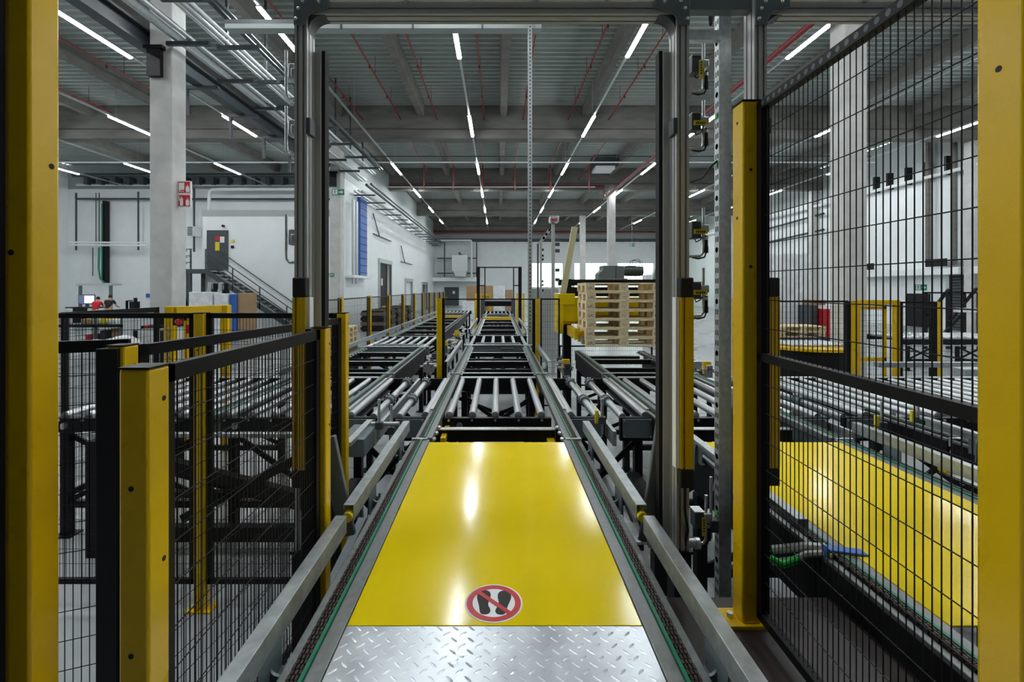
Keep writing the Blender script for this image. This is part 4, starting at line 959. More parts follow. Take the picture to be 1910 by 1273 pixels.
# ================================================================ MACHINE POSTS NEAR THE MIDDLE
yy = 12.0
t = T('wrapper_mast', 'tall aluminium machine mast with sensor boxes left of the stacker', 'mast', (PX(1031, yy), yy, 0))
B().box(PX(1029, yy), PX(1035, yy), yy, yy+.1, 0, PZ(410, yy)).to('mast', ALU, t, smooth=False)
B().box(PX(1025, yy), PX(1042, yy), yy-.1, yy+.2, PZ(415, yy), PZ(404, yy)).to('head_box', GAL, t, bevel=.01)
B().box(PX(1027, yy), PX(1038, yy), yy-.11, yy-.1, PZ(413, yy), PZ(409, yy)).to('red_plate', RED, t, smooth=False)
for v in (456, 468, 504, 522): B().box(PX(1036, yy), PX(1044, yy), yy, yy+.08, PZ(v+3, yy), PZ(v-3, yy)).to('sensor_box', DGR, t, bevel=.005)
t = T('wrapper_mast', 'second machine mast with a slanted arm, nearer the perforated cable pole', 'mast', (PX(1009, yy), yy, 0))
B().box(PX(1007.5, yy), PX(1011, yy), yy, yy+.1, 0, PZ(452, yy)).to('mast', ALU, t, smooth=False)
B().box(PX(1002, yy), PX(1005, yy), yy, yy+.08, 0, PZ(455, yy)).to('side_mast', DGR, t, smooth=False)
B().bar(P(1006, 455, yy), P(1026, 428, yy), .06, .08).to('arm', ALU, t, smooth=False)
for v in (466, 477, 484, 525, 532, 542): B().box(PX(1011, yy), PX(1014, yy), yy, yy+.06, PZ(v+2, yy), PZ(v-2, yy)).to('sensor_box', BLS, t, smooth=False)
for v in (432, 440, 447): B().box(PX(1012+(447-v)*.7, yy), PX(1016+(447-v)*.7, yy), yy-.03, yy+.06, PZ(v, yy), PZ(v-5, yy)).to('fitting', DGR, t, smooth=False)
tag(B().box(PX(990, 14), PX(1042, 14), 14, 14.8, 0, PZ(538, 14)).to('control_cabinet', GAL, bevel=.01), 'pale grey control cabinet behind the machine masts', 'cabinet')
# ================================================================ SIGNS
def sign_fire(z0, lab, kind):
    x0, x1, y = -7.74, -7.43, 11.4
    t = T('fire_sign', lab, 'sign', (x0, y, z0))
    B().box(x0, x1, y, y+.06, z0, z0+.31).to('board', SGW, t, bevel=.004)
    r = B().box(x0+.015, x1-.015, y-.003, y, z0+.02, z0+.29).to('red_field', RED, t, smooth=False)
    g = B(); X = lambda q: x0+.31*q; Z = lambda q: z0+.31*q
    g.prism([(X(.66), Z(.12)), (X(.9), Z(.12)), (X(.92), Z(.4)), (X(.86), Z(.62)), (X(.84), Z(.45)), (X(.78), Z(.75)), (X(.74), Z(.5)), (X(.66), Z(.62)), (X(.63), Z(.35))], 'y', y-.006, y-.003)
    if kind == 'hose': g.box(X(.1), X(.52), y-.006, y-.003, Z(.3), Z(.85)).box(X(.12), X(.2), y-.006, y-.003, Z(.15), Z(.3)).box(X(.2), X(.5), y-.006, y-.003, Z(.15), Z(.2))
    else: g.box(X(.18), X(.42), y-.006, y-.003, Z(.12), Z(.66)).box(X(.24), X(.36), y-.006, y-.003, Z(.66), Z(.76)).bar((X(.36), y-.0045, Z(.76)), (X(.14), y-.0045, Z(.84)), .003, .02, up=(0, 1, 0)).box(X(.1), X(.14), y-.006, y-.003, Z(.5), Z(.84))
    g.to('pictogram', SGW, r, smooth=False)
sign_fire(PZ(361.5, 11.4), 'red fire hose sign on the near concrete column, upper of two', 'hose')
sign_fire(PZ(386.5, 11.4), 'red fire extinguisher sign on the near concrete column, lower of two', 'ext')
B_ = tag(B().box(-7.752, -7.60, 11.19, 11.195, PZ(570, 11.2), PZ(560, 11.2)).to('small_notice', SGW, smooth=False), 'small white notice low on the near concrete column', 'notice')
def exit_sign(u0, u1, v0, v1, y, lab, hang=None):
    x0, x1, z0, z1 = PX(u0, y), PX(u1, y), PZ(v1, y), PZ(v0, y); w = x1-x0; h = z1-z0
    t = T('exit_sign', lab, 'sign', ((x0+x1)/2, y, z0))
    B().box(x0, x1, y, y+.05, z0, z1).to('board', SGN, t, smooth=False)
    g = B(); X = lambda q: x0+w*q; Z = lambda q: z0+h*q
    g.box(X(.06), X(.45), y-.004, y-.002, Z(.1), Z(.9)); b2 = B()
    g.to('door_symbol', SGW, t, smooth=False)
    b2.tube((X(.26), y-.006, Z(.8)), (X(.26), y-.004, Z(.8)), h*.09, 10).bar((X(.26), y-.006, Z(.7)), (X(.24), y-.006, Z(.42)), h*.12, .003, up=(0, 1, 0)).bar((X(.24), y-.006, Z(.42)), (X(.36), y-.006, Z(.2)), h*.09, .003, up=(0, 1, 0)).bar((X(.24), y-.006, Z(.42)), (X(.12), y-.006, Z(.2)), h*.09, .003, up=(0, 1, 0)).bar((X(.1), y-.006, Z(.56)), (X(.42), y-.006, Z(.6)), h*.08, .003, up=(0, 1, 0)).to('running_figure', SGN, t, smooth=False)
    B().bar((X(.55), y-.004, Z(.5)), (X(.8), y-.004, Z(.5)), h*.16, .003, up=(0, 1, 0)).prism([(X(.76), Z(.22)), (X(.92), Z(.5)), (X(.76), Z(.78))], 'y', y-.006, y-.002).to('arrow', SGW, t, smooth=False)
    if hang: B().tube(((x0+x1)/2, y+.03, z1), ((x0+x1)/2, y+.03, z1+hang), .012, 6).to('hanger', GAL, t)
    return t
exit_sign(619, 642, 353, 364, 22.9, 'green exit sign at the top of the second left concrete column')
exit_sign(1174, 1184, 454, 460, 50, 'green exit sign hanging high before the back wall', hang=5.0)
exit_sign(1707, 1729, 531, 542, 25.8, 'green exit sign above the dark door on the right')
exit_sign(611, 622, 510, 516, 23.15, 'small green exit sign halfway up the second left concrete column')

# ================================================================ LEFT BACKGROUND
# stairs and platform
zp = PZ(504, YS); y0, y1 = YS-1.25, YS-0.1
t = T('metal_stairs', 'grey metal stairs and landing up to the dark door of the white room', 'stairs', (PX(470, y0), y0, 0))
xl, xr = PX(351, YS), PX(411, YS)
xb, slope = xr, 0.70
xe = xr+zp/slope
B().box(xl, xr, y0, y1, zp-.2, zp).to('landing', DGR, t, smooth=False)
for yy in (y0, y1-.1):
    B().box(xl+.02, xl+.16, yy, yy+.12, 0, zp-.2).to('landing_leg', DGR, t, smooth=False)
    B().box(xr-.9, xr-.75, yy, yy+.12, 0, zp-.2).to('landing_leg', DGR, t, smooth=False)
B().bar((xl+.15, y0+.05, zp-.3), (xr-.8, y0+.05, .9), .1, .1).to('landing_brace', BLS, t, smooth=False)
for yy in (y0, y1-.05): B().bar((xr, yy, zp-.1), (xe, yy, -0.0+.1), .05, .25).to('stringer', DGR, t, smooth=False)
n = 16
for i in range(n):
    q = (i+.5)/n; x = xr+(xe-xr)*q; z = zp*(1-q); B().box(x-.13, x+.13, y0+.03, y1-.05, z-.02, z+.02).to('tread', GAL, t, smooth=False)
r = B()
for h in (1.0, .66, .33):
    r.bar((xr, y0, zp+h), (xe, y0, h), .04, .04).bar((xl, y0, zp+h), (xr-.7, y0, zp+h), .04, .04).bar((xl, y0, zp+h), (xl, y1, zp+h), .04, .04)
for q in (0, .3, .6, .9): x = xr+(xe-xr)*q; r.bar((x, y0, zp*(1-q)-.1), (x, y0, zp*(1-q)+1.0), .05, .05)
for x in (xl, xr-.75): r.bar((x, y0, zp), (x, y0, zp+1.0), .06, .06)
r.bar((xr, y1, zp+1.0), (xe, y1, 1.0), .04, .04)
r.to('railing', DGR, t, smooth=False)
# room wall fittings
for (u, v, m, lab) in ((435, 450, YLB, 'small yellow push button on the white room wall'), (434, 461, BLK, 'small dark switch on the white room wall')):
    tag(B().box(PX(u-2.5, YS), PX(u+2.5, YS), YS-.06, YS, PZ(v+2.5, YS), PZ(v-2.5, YS)).to('wall_switch', m, bevel=.005), lab, 'switch')
# pipes at the back left
YW = 33.6
pipe('wall_pipe', 'dark pipe running across the left hall wall at head of the white room', [(-30, YW, PZ(371, YW)), (XS-.5, YW, PZ(372, YW))], .07, DGR)
pipe('wall_pipe', 'galvanised pipe running high across the left hall wall', [(-30, YW, PZ(345, YW)), (XS-.5, YW, PZ(346, YW))], .1, GAL)
pipe('wall_pipe', 'dark pipe bundle topmost before the left hall wall', [(-30, 33.3, PZ(327, 33.3)), (XS-.5, 33.3, PZ(327, 33.3))], .14, DGR)
pipe('white_duct', 'white pipe dropping and turning right behind the white room', [(PX(390, 33), 33, PZ(400, 33)), (PX(390, 33), 33, PZ(362, 33)), (PX(391, 33), 33, PZ(357, 33)), (PX(396, 33), 33, PZ(354, 33)), (PX(410, 33), 33, PZ(353, 33)), (XS-.6, 33, PZ(353, 33))], .11, WHT, 10)
t = T('pipe_bracket_row', 'dark wall brackets under the topmost pipes of the left hall wall', 'brackets', (-20, 33.4, PZ(345, 33.4)))
u = 160
while u < 600:
    B().box(PX(u, 33.4), PX(u+7, 33.4), 33.2, 33.9, PZ(345, 33.4), PZ(331, 33.4)).to('bracket', DGR, t, smooth=False); u += 26
for (u, v0, v1, lab, r_) in ((142, 360, 467, 'first dark upright pipe on the left hall wall', .06), (258, 358, 467, 'second dark upright pipe on the left hall wall', .06), (362, 352, 470, 'galvanised upright pipe between near column and white room', .07), (179, 360, 460, 'thin upright conduit left of the cable ladder, outer', .03), (185, 360, 460, 'thin upright conduit left of the cable ladder, inner', .03), (173, 462, 515, 'short upright conduit above the desk', .03)):
    pipe('wall_pipe', lab, [(PX(u, YW), YW, PZ(v0, YW)), (PX(u, YW), YW, PZ(v1, YW))], r_, DGR)
for (v, lab) in ((453, 'upper white wall pipe above the workbench'), (458, 'lower white wall pipe above the workbench')):
    pipe('white_pipe', lab, [(PX(135, YW), YW-.3, PZ(v, YW)), (PX(278, YW), YW-.3, PZ(v+1, YW))], .07, WHT)
t = T('cable_ladder', 'dark upright cable ladder with green cables on the left hall wall', 'cable ladder', (PX(195, YW), YW, 1.2))
B().box(PX(193, YW), PX(198, YW), YW-.1, YW+.3, PZ(528, YW), PZ(375, YW)).to('ladder', BLS, t, smooth=False)
B().path([P(185, 462, YW-.2), P(184, 500, YW-.2), P(187, 520, YW-.2), P(195, 528, YW-.2)], .06, 6).path([P(190, 380, YW-.2), P(190, 522, YW-.2)], .04, 6).to('green_cable', SGN, t)
# louvre on the wall
t = T('wall_louvre', 'white louvred vent box right of the near concrete column', 'vent', (PX(354, 33), 33, PZ(440, 33)))
B().box(PX(349, 33), PX(360, 33), 33, 33.9, PZ(440, 33), PZ(422, 33)).to('box', WHT, t, smooth=False)
b = B()
for i in range(6): b.box(PX(350, 33), PX(359, 33), 32.97, 33, PZ(439-i*2.8, 33), PZ(437.6-i*2.8, 33))
b.to('slat', BLS, t, smooth=False)
# desk booth with monitor and two people
yd = 27.6
t = T('desk_booth', 'steel frame booth with a cable shelf over the desk at far left', 'booth', (PX(170, yd), yd, 0))
B().box(PX(130, yd), PX(197, yd), yd+.4, yd+1.2, PZ(533, yd), PZ(529, yd)).to('shelf', GAL, t, smooth=False)
for u in (192, 134): B().box(PX(u-2, yd), PX(u+2, yd), yd+.5, yd+.62, 0, PZ(533, yd)).to('upright', BGR, t, smooth=False)
B().box(PX(130, yd), PX(188, yd), yd-.3, yd+.6, PZ(575, yd), PZ(573, yd)).box(PX(144, yd), PX(170, yd), yd-.3, yd-.25, .1, PZ(575, yd)).to('desk_top', BLS, t, smooth=False)
t = T('monitor', 'bright computer screen in front of the person in red', 'monitor', (PX(156, yd), yd+.2, PZ(573, yd)))
B().box(PX(140, yd), PX(171, yd), yd+.2, yd+.26, PZ(568, yd), PZ(550, yd)).box(PX(153, yd), PX(158, yd), yd+.22, yd+.3, PZ(573, yd), PZ(568, yd)).to('casing', DGR, t, smooth=False)
B().box(PX(152, yd), PX(170, yd), yd+.19, yd+.2, PZ(566, yd), PZ(552, yd)).to('screen', SCR, t, smooth=False)
B().box(PX(141, yd), PX(151, yd), yd+.19, yd+.2, PZ(567, yd), PZ(551, yd)).to('side_screen', mat('screen_list', (.3, .34, .6), .4), t, smooth=False)
def skinned(name, chain, edges, m, parent, root=0):
    me = bpy.data.meshes.new(name); bm = bmesh.new(); sk = bm.verts.layers.skin.verify(); off = wloc(parent) if parent else Vector(chain[root][0])
    vs = []
    for i, (p, r) in enumerate(chain):
        v = bm.verts.new(Vector(p)-off); v[sk].radius = (r, r) if not isinstance(r, tuple) else r; v[sk].use_root = (i == root); vs.append(v)
    for a, c in edges: bm.edges.new((vs[a], vs[c]))
    bm.to_mesh(me); bm.free(); me.materials.append(m)
    o = bpy.data.objects.new(name, me); C.objects.link(o)
    if parent: o.parent = parent
    else: o.location = off
    s = o.modifiers.new('skin', 'SKIN'); s.use_smooth_shade = True
    o.modifiers.new('sub', 'SUBSURF').levels = 1; o.modifiers['sub'].render_levels = 1
    return o
def person(x, y, lab, shirt, lean, face=0.0, hgt=1.62, reach=True):
    """standing figure leaning forward over the desk; faces +y turned by face"""
    t = T('person', lab, 'person', (x, y, 0))
    ca, sa = math.cos(face), math.sin(face)
    k = hgt/1.75
    def W(a, b_, c): return (x+(a*ca-b_*sa)*k, y+(a*sa+b_*ca)*k, c*k)
    L = lean
    ch = [(W(0, 0, .95), (.16*k, .12*k)), (W(0, .04+L*.3, 1.15), (.15*k, .11*k)), (W(0, .06+L*.75, 1.38), (.17*k, .11*k)), (W(0, .07+L*.95, 1.5), .06*k), (W(0, .09+L*1.05, 1.6), (.075*k, .09*k)), (W(0, .09+L*1.1, 1.70), (.07*k, .085*k))]
    ed = [(0, 1), (1, 2), (2, 3), (3, 4), (4, 5)]
    for s in (-1, 1):
        b0 = len(ch)
        ch += [(W(s*.19, .06+L*.75, 1.42), .06*k), (W(s*.27, .14+L*.9, 1.17), .048*k), (W(s*.22, .38+L, 1.08), .036*k), (W(s*.21, .46+L, 1.07), .036*k)]
        ed += [(2, b0), (b0, b0+1), (b0+1, b0+2), (b0+2, b0+3)]
        for q in range(4):
            f = len(ch); ch += [(W(s*.21+(q-1.5)*.022, .53+L+.008*(q % 2), 1.06), .010*k), (W(s*.21+(q-1.5)*.025, .57+L+.01*(q % 2), 1.045), .008*k)]; ed += [(b0+3, f), (f, f+1)]
        f = len(ch); ch += [(W(s*.21-s*.05, .48+L, 1.06), .011*k)]; ed += [(b0+3, f)]
        b0 = len(ch)
        ch += [(W(s*.1, .0, .88), .09*k), (W(s*.11, .03, .5), .062*k), (W(s*.11, -.02, .1), .042*k), (W(s*.12, .14, .035), .035*k)]
        ed += [(0, b0), (b0, b0+1), (b0+1, b0+2), (b0+2, b0+3)]
    skinned('body', ch, ed, SKN, t)
    sh = [(W(0, .0, .93), (.175*k, .135*k)), (W(0, .04+L*.3, 1.15), (.17*k, .13*k)), (W(0, .06+L*.75, 1.39), (.185*k, .125*k)), (W(0, .065+L*.85, 1.47), .08*k)]
    se = [(0, 1), (1, 2), (2, 3)]
    for s in (-1, 1):
        b0 = len(sh); sh += [(W(s*.19, .06+L*.75, 1.425), .078*k), (W(s*.25, .12+L*.87, 1.24), .066*k)]; se += [(2, b0), (b0, b0+1)]
    skinned('shirt', sh, se, shirt, t)
    tr = [(W(0, 0, .92), (.165*k, .13*k))]; te = []
    for s in (-1, 1):
        b0 = len(tr); tr += [(W(s*.1, .0, .84), .105*k), (W(s*.11, .03, .5), .078*k), (W(s*.11, -.02, .1), .066*k)]; te += [(0, b0), (b0, b0+1), (b0+1, b0+2)]
    skinned('trousers', tr, te, SHB, t)
    c = W(0, .075+L*1.07, 1.685); B().ball(c, .098*k, 14, 8).to('hair', HAI, t)
    h = B()
    for s in (-1, 1): h.ball(W(s*.098, .10+L*1.07, 1.63), .025*k, 8, 5)
    h.ball(W(0, .20+L*1.07, 1.62), .022*k, 8, 5).to('ears_and_nose', SKN, t)
    return t
person(PX(176, 26.6), 26.6, 'person in a red shirt leaning over the desk, seen from behind', SHR, .28, 0.25, 1.7)
person(PX(201, 26.9), 26.9, 'person in a black shirt leaning beside the one in red', SHB, .15, 0.2, 1.8)
# stuff behind the cross fence
yy = 9.5
t = T('workbench', 'workbench with shelves of cartons behind the cross fence at far left', 'workbench', (PX(180, yy), yy, 0))
B().box(PX(100, yy), PX(228, yy), yy, yy+.9, PZ(611, yy), PZ(606, yy)).to('bench_top', BLS, t, smooth=False)
B().box(PX(100, yy), PX(228, yy), yy, yy+.9, PZ(643, yy), PZ(640, yy)).to('shelf', WDD, t, smooth=False)
for u in (102, 176, 226): B().box(PX(u-2, yy), PX(u+2, yy), yy, yy+.05, 0, PZ(590, yy)).to('leg', BGR, t, smooth=False)
random.seed(5)
for i, (u0, u1, v0, v1, m, lab) in enumerate(((142, 152, 596, 606, CRD, 'small brown carton first from left on the workbench'), (154, 162, 597, 606, CRD, 'small brown carton second from left on the workbench'), (164, 175, 595, 606, WHT, 'small white carton on the workbench'), (180, 188, 594, 606, YLB, 'small yellow carton on the workbench'), (192, 206, 597, 606, WHT, 'wide white carton on the workbench'),
                                            (152, 172, 626, 640, RED, 'red crate on the workbench shelf'), (178, 188, 618, 640, DGR, 'dark bin on the workbench shelf'), (200, 222, 614, 640, CRD, 'open brown carton on the workbench shelf'))):
    tag(B().box(PX(u0, yy), PX(u1, yy), yy+.1, yy+.5, PZ(v1, yy), PZ(v0, yy)).to('carton', m, bevel=.006), lab, 'box')
t = T('wrapped_roll', 'bulky bundle of white film lying behind the cross fence', 'bundle', (PX(180, 7.6), 7.6, 0))
b = B()
random.seed(11)
for i in range(9): b.ball((PX(150+i*9, 7.6), 7.7+.1*(i % 2), PZ(664-(i > 5)*6+random.uniform(-3, 3), 7.6)), .2+.04*(i % 3), 12, 8)
b.box(PX(140, 7.6), PX(232, 7.6), 7.5, 8.1, .1, PZ(668, 7.6)).to('film', FIL, t)
B().box(PX(140, 7.6), PX(232, 7.6), 7.4, 8.2, 0, .1).to('pallet_base', WDD, t, smooth=False)
tag(B().prism([(PX(229, 8.8), 0), (PX(258, 8.8), 0), (PX(257, 8.8), PZ(589, 8.8)), (PX(228, 8.8), PZ(589, 8.8))], 'y', 8.8, 9.3).to('film_roll', FIL, bevel=.03), 'upright white wrapped load left of the black table', 'load')
t = T('machine_table', 'dark machine table with small tools behind the cross fence', 'table', (PX(280, 8.4), 8.4, 0))
B().box(PX(247, 8.4), PX(303, 8.4), 8.4, 9.2, PZ(617, 8.4), PZ(614, 8.4)).to('table_top', GAL, t, smooth=False)
for u in (250, 300): B().box(PX(u-2, 8.4), PX(u+2, 8.4), 8.4, 8.45, 0, PZ(617, 8.4)).to('leg', BLS, t, smooth=False)
B().box(PX(258, 8.4), PX(300, 8.4), 8.8, 9.2, PZ(614, 8.4), PZ(588, 8.4)).to('back_panel', BLS, t, smooth=False)
for i, u in enumerate((254, 262, 271, 280, 288)): tag(B().box(PX(u, 8.4), PX(u+6, 8.4), 8.5, 8.62, PZ(614, 8.4), PZ(609-i % 3, 8.4)).to('tool', (BLS, RED, DGR, WHT, BLS)[i], bevel=.004), 'small tool on the dark machine table, %s from left' % ORD[i], 'tool', 'tools on the machine table')
t = T('desk_machine', 'small dark machine on the desk right of the two people', 'machine', (PX(243, 20), 20, 0))
B().box(PX(230, 20), PX(300, 20), 20, 20.6, PZ(582, 20), PZ(577, 20)).to('bench', BLS, t, smooth=False)
for u in (232, 298): B().box(PX(u-1, 20), PX(u+1, 20), 20, 20.1, 0, PZ(582, 20)).to('leg', BLS, t, smooth=False)
B().box(PX(234, 20), PX(236, 20), 20, 20.1, PZ(577, 20), PZ(562, 20)).box(PX(241, 20), PX(251, 20), 20, 20.3, PZ(577, 20), PZ(563, 20)).bar(P(235, 562, 20), P(247, 561, 20), .05, .05).box(PX(249, 20), PX(253, 20), 20, 20.1, PZ(563, 20), PZ(556, 20)).to('head', BLS, t, smooth=False)
tag(B().box(PX(272, 33.9), PX(280, 33.9), 33.9, 33.99, PZ(555, 33.9), PZ(548, 33.9)).to('blue_notice', BLU, smooth=False), 'small blue notice low on the left hall wall', 'notice')
# goods under the stairs
yy = 20.5
for i, (u0, u1, v0, v1, m, lab) in enumerate(((352, 394, 545, 566, FIL, 'flat bundle of white film under the stairs'), (396, 422, 548, 572, FIL, 'white wrapped load under the stairs'), (424, 436, 549, 620, BLU, 'blue crate under the metal stairs'), (436, 462, 547, 620, CRD, 'tall brown carton under the metal stairs'))):
    tag(B().box(PX(u0, yy), PX(u1, yy), yy+.1*i, yy+.8, 0.0, PZ(v0, yy)).to(('load', 'load', 'crate', 'carton')[i], m, bevel=.02), lab, ('load', 'load', 'crate', 'box')[i])
for i in range(4):
    tag(B().tube((PX(392+i*10, 22.5), 22.5, PZ(540, 22.5)), (PX(392+i*10, 22.5), 22.5, PZ(527+(i % 2)*2, 22.5)), .1, 12).box(PX(388+i*10, 22.5), PX(396+i*10, 22.5), 22.4, 22.6, 0, PZ(540, 22.5)).to('spool', BLS if i % 2 else GAL), 'machine spool under the stair landing, %s from left' % ORD[i], 'spool', 'spools under the landing')
# ================================================================ SIDE WALL
t = T('blue_cable_tray', 'blue cable tray with pale ducts climbing the white side wall', 'cable tray', (XS+.2, 26.5, PZ(515, 26.5)))
yq = XS*F/(672-U0)
B().box(XS+.0, XS+.2, XS*F/(666-U0), XS*F/(678.5-U0), PZ(515, 28), PZ(373, 28)).to('tray', BLU, t, smooth=False)
b = B()
for i in range(11): b.box(XS+.2, XS+.21, XS*F/(666-U0), XS*F/(678.5-U0), PZ(510-i*13, 28), PZ(508.6-i*13, 28))
b.to('rung', BLS, t, smooth=False)
for u in (647, 653): B().path([(XS+.35, -XS*F/(U0-u), PZ(374, 25.4)), (XS+.35, -XS*F/(U0-u), PZ(530, 25.4))], .09, 10).to('duct', GAL, t)
B().box(XS, XS+.5, 24.95, XS*F/(678-U0), PZ(519, 26), PZ(514, 26)).to('bracket_shelf', WHT, t, smooth=False)
for k, (y, z, lab) in enumerate(((31.8, 5.7, 'near'), (40.5, 4.4, 'far'))):
    t = T('swing_bracket', 'thin dark wall arm bracket on the white side wall, %s one' % lab, 'bracket', (XS, y, z))
    B().bar((XS+.1, y-1.6, z), (XS+.1, y+3.5, z), .06, .06).bar((XS+.1, y-1.6, z+1.3), (XS+.1, y+.0, z), .05, .05).to('arm', BLS, t, smooth=False)
for (u, v0, v1, y, lab) in ((710, 573, 600, 31.0, 'yellow bollard left of the dark doorway'), (734, 570, 594, 36.4, 'yellow bollard right of the dark doorway')):
    x = XS+.6; u = U0+x*F/y; h = 1.0
    t = T('bollard', lab, 'bollard', (x, y, 0))
    B().tube((x, y, 0), (x, y, h), .13, 16).ball((x, y, h), .13, 16, 8, .4).to('tube', YPO, t)
    B().box(x-.2, x+.2, y-.2, y+.2, 0, .02).to('foot_plate', YPO, t, smooth=False)
# dark pallets beyond the aisle fence
for i in range(5):
    y = 24+i*1.7; x = -6.4
    t = T('stacked_load', 'dark stacked boards beyond the aisle fence, %s from the near end' % ORD[i], 'load', (x, y, 0))
    for j in range(4): B().box(x-.6, x+.6, y, y+1.1, .05+j*.25, .22+j*.25).to('board_layer', WDD if (i+j) % 2 else BLS, t, smooth=False)
    B().box(x-.55, x+.55, y+.05, y+1.05, 0, 1.05).to('core', BLS, t, smooth=False)
# ================================================================ BACK WALL AREA
yy = 57
t = T('air_heater', 'silver box air heater hung on the back wall above the line', 'heater', (PX(857, yy), yy, PZ(507, yy)))
B().box(PX(843, yy), PX(872, yy), yy, yy+2, PZ(506, yy), PZ(476, yy)).to('box', GAL, t, smooth=False)
B().prism([(PX(845, yy), PZ(506, yy)), (PX(870, yy), PZ(506, yy)), (PX(868, yy), PZ(516, yy)), (PX(850, yy), PZ(516, yy))], 'y', yy+.1, yy+1.9).to('outlet', GAL, t, smooth=False)
B().box(PX(855, yy), PX(857, yy), yy+.6, YR, PZ(470, yy), PZ(476, yy)).to('bracket', DGR, t, smooth=False)
pipe('white_pipe', 'white pipe looping above the silver air heater', [(PX(812, 58), 58.5, PZ(448, 58)), (PX(878, 58), 58.5, PZ(448, 58)), (PX(879, 58), 58.5, PZ(450, 58)), (PX(879, 58), 58.5, PZ(517, 58))], .12, WHT)
t = T('steel_framing', 'grey steel framing beside the silver air heater', 'frame', (PX(840, 59.6), 59.6, 3))
b = B()
for v in (482, 510): b.box(PX(815, 59.6), PX(890, 59.6), 59.6, 59.8, PZ(v+1, 59.6), PZ(v-1, 59.6))
for u in (828, 888): b.box(PX(u, 59.6), PX(u+2, 59.6), 59.6, 59.8, PZ(517, 59.6), PZ(452, 59.6))
b.to('girder', DGR, t, smooth=False)
tag(B().box(PX(800, 58.5), PX(888, 58.5), 58.5, 60.4, PZ(525, 58.5), PZ(518, 58.5)).to('white_canopy', WHT, smooth=False), 'white canopy ledge along the back wall left of the portal frame', 'canopy')
yy = 46
for i, (u0, u1, v0, m, lab) in enumerate(((870, 895, 533, CRD, 'large brown carton load, left one behind the portal frame'), (896, 920, 533, CRD, 'large brown carton load, right one behind the portal frame'), (921, 942, 533, FIL, 'film wrapped pallet load behind the portal frame'), (943, 957, 541, CRD, 'smaller brown carton load behind the portal frame'))):
    tag(B().box(PX(u0, yy), PX(u1-.6, yy), yy, yy+1.2, 0, PZ(v0, yy)).to('carton_load', m, bevel=.03), lab, 'carton')
tag(B().box(PX(862, 40), PX(884, 40), 40, 41, 0, PZ(563, 40)).to('white_stack', FIL, bevel=.03), 'low pale stack left of the portal frame', 'load')
# ================================================================ RIGHT BACKGROUND
yy = 10.9; x = PX(1505, yy); zt = .9
t = T('turntable', 'round yellow turntable on a dark drum beyond the right rollers', 'turntable', (x, yy, 0))
B().tube((x, yy, zt-.06), (x, yy, zt), .98, 56).to('yellow_rim', YPO, t)
B().tube((x, yy, 0), (x, yy, zt-.06), .9, 56).to('drum', BLS, t)
roller_set(t, [x-.6+.15*i for i in range(9)], yy-.5, yy+.5, .03, zt+.03)
yy = 15
t = T('wrapped_load', 'tall white film wrapped load behind the turntable', 'load', (PX(1490, yy), yy, 0))
B().box(PX(1452, yy), PX(1512, yy), yy, yy+1.2, .15, PZ(472, yy)).to('film', FIL, t, bevel=.05)
B().box(PX(1452, yy), PX(1512, yy), yy, yy+1.2, 0, .15).to('pallet_base', WDD, t, smooth=False)
t = T('wrapped_load', 'low white wrapped goods seen between the gate and the perforated column', 'load', (PX(1310, yy), yy, 0))
B().box(PX(1255, yy), PX(1335, yy), yy+2, yy+3.2, 0, PZ(508, yy)).to('film', FIL, t, bevel=.05)
tag(B().box(PX(1537, 14), PX(1553, 14), 14, 14.5, 0, PZ(577, 14)).to('red_cabinet', RED, bevel=.01), 'red cabinet right of the tall wrapped load', 'cabinet')
tag(B().box(PX(1512, 14.2), PX(1526, 14.2), 14.2, 14.8, 0, PZ(570, 14.2)).to('machine_box', DGR, bevel=.01), 'dark machine box left of the red cabinet', 'machine')
tag(B().box(PX(1516, 14.3), PX(1540, 14.3), 14.3, 14.8, PZ(570, 14.2), PZ(560, 14.3)).to('carton', CRD, bevel=.01), 'brown carton on top of the dark machine box', 'box')
# far right conveyor with bright rollers and truss
yy = 12.5; x0, x1 = PX(1685, yy), PX(1900, yy)
t = T('roller_conveyor', 'raised roller conveyor with bright rollers beyond the right yellow post', 'conveyor', ((x0+x1)/2, yy, 0))
z = PZ(632, yy)
B().box(x0, x1, yy, yy+.06, z-.16, z-.02).to('front_beam', BLS, t, smooth=False)
B().box(x0, x1, yy-.02, yy, z-.2, z-.17).to('lower_rail', GAL, t, smooth=False)
B().box(x0, x1, yy+1.3, yy+1.36, z-.16, z-.02).to('rear_beam', BLS, t, smooth=False)
roller_set(t, [x0+.1+.2*i for i in range(int((x1-x0)/.2))], yy+.06, yy+1.3, .045, z)
for x in (x0+.2, (x0+x1)/2, x1-.3): leg_frame(t, x, x+.7, yy+.1, z-.16)
t = T('steel_truss', 'dark steel truss frame standing before the grey roller shutter', 'frame', (PX(1790, 17), 17, 0))
y = 17
for u in (1728, 1772, 1800, 1830): B().box(PX(u-2.5, y), PX(u+2.5, y), y, y+.12, 0, PZ(545, y)).to('upright', BLS, t, smooth=False)
for (a, c) in (((1730, 590), (1770, 540)), ((1770, 600), (1822, 538)), ((1828, 540), (1860, 570)), ((1745, 640), (1790, 590))): B().bar(P(a[0], a[1], y), P(c[0], c[1], y), .08, .08).to('diagonal', BLS, t, smooth=False)
B().box(PX(1725, y), PX(1865, y), y, y+.1, PZ(548, y), PZ(545, y)).to('top_rail', BLS, t, smooth=False)
tag(B().box(PX(1788, 16.8), PX(1822, 16.8), 16.8, 17.0, PZ(583, 16.8), PZ(575, 16.8)).to('white_board', SGW, smooth=False), 'white board fixed on the dark steel truss', 'board')
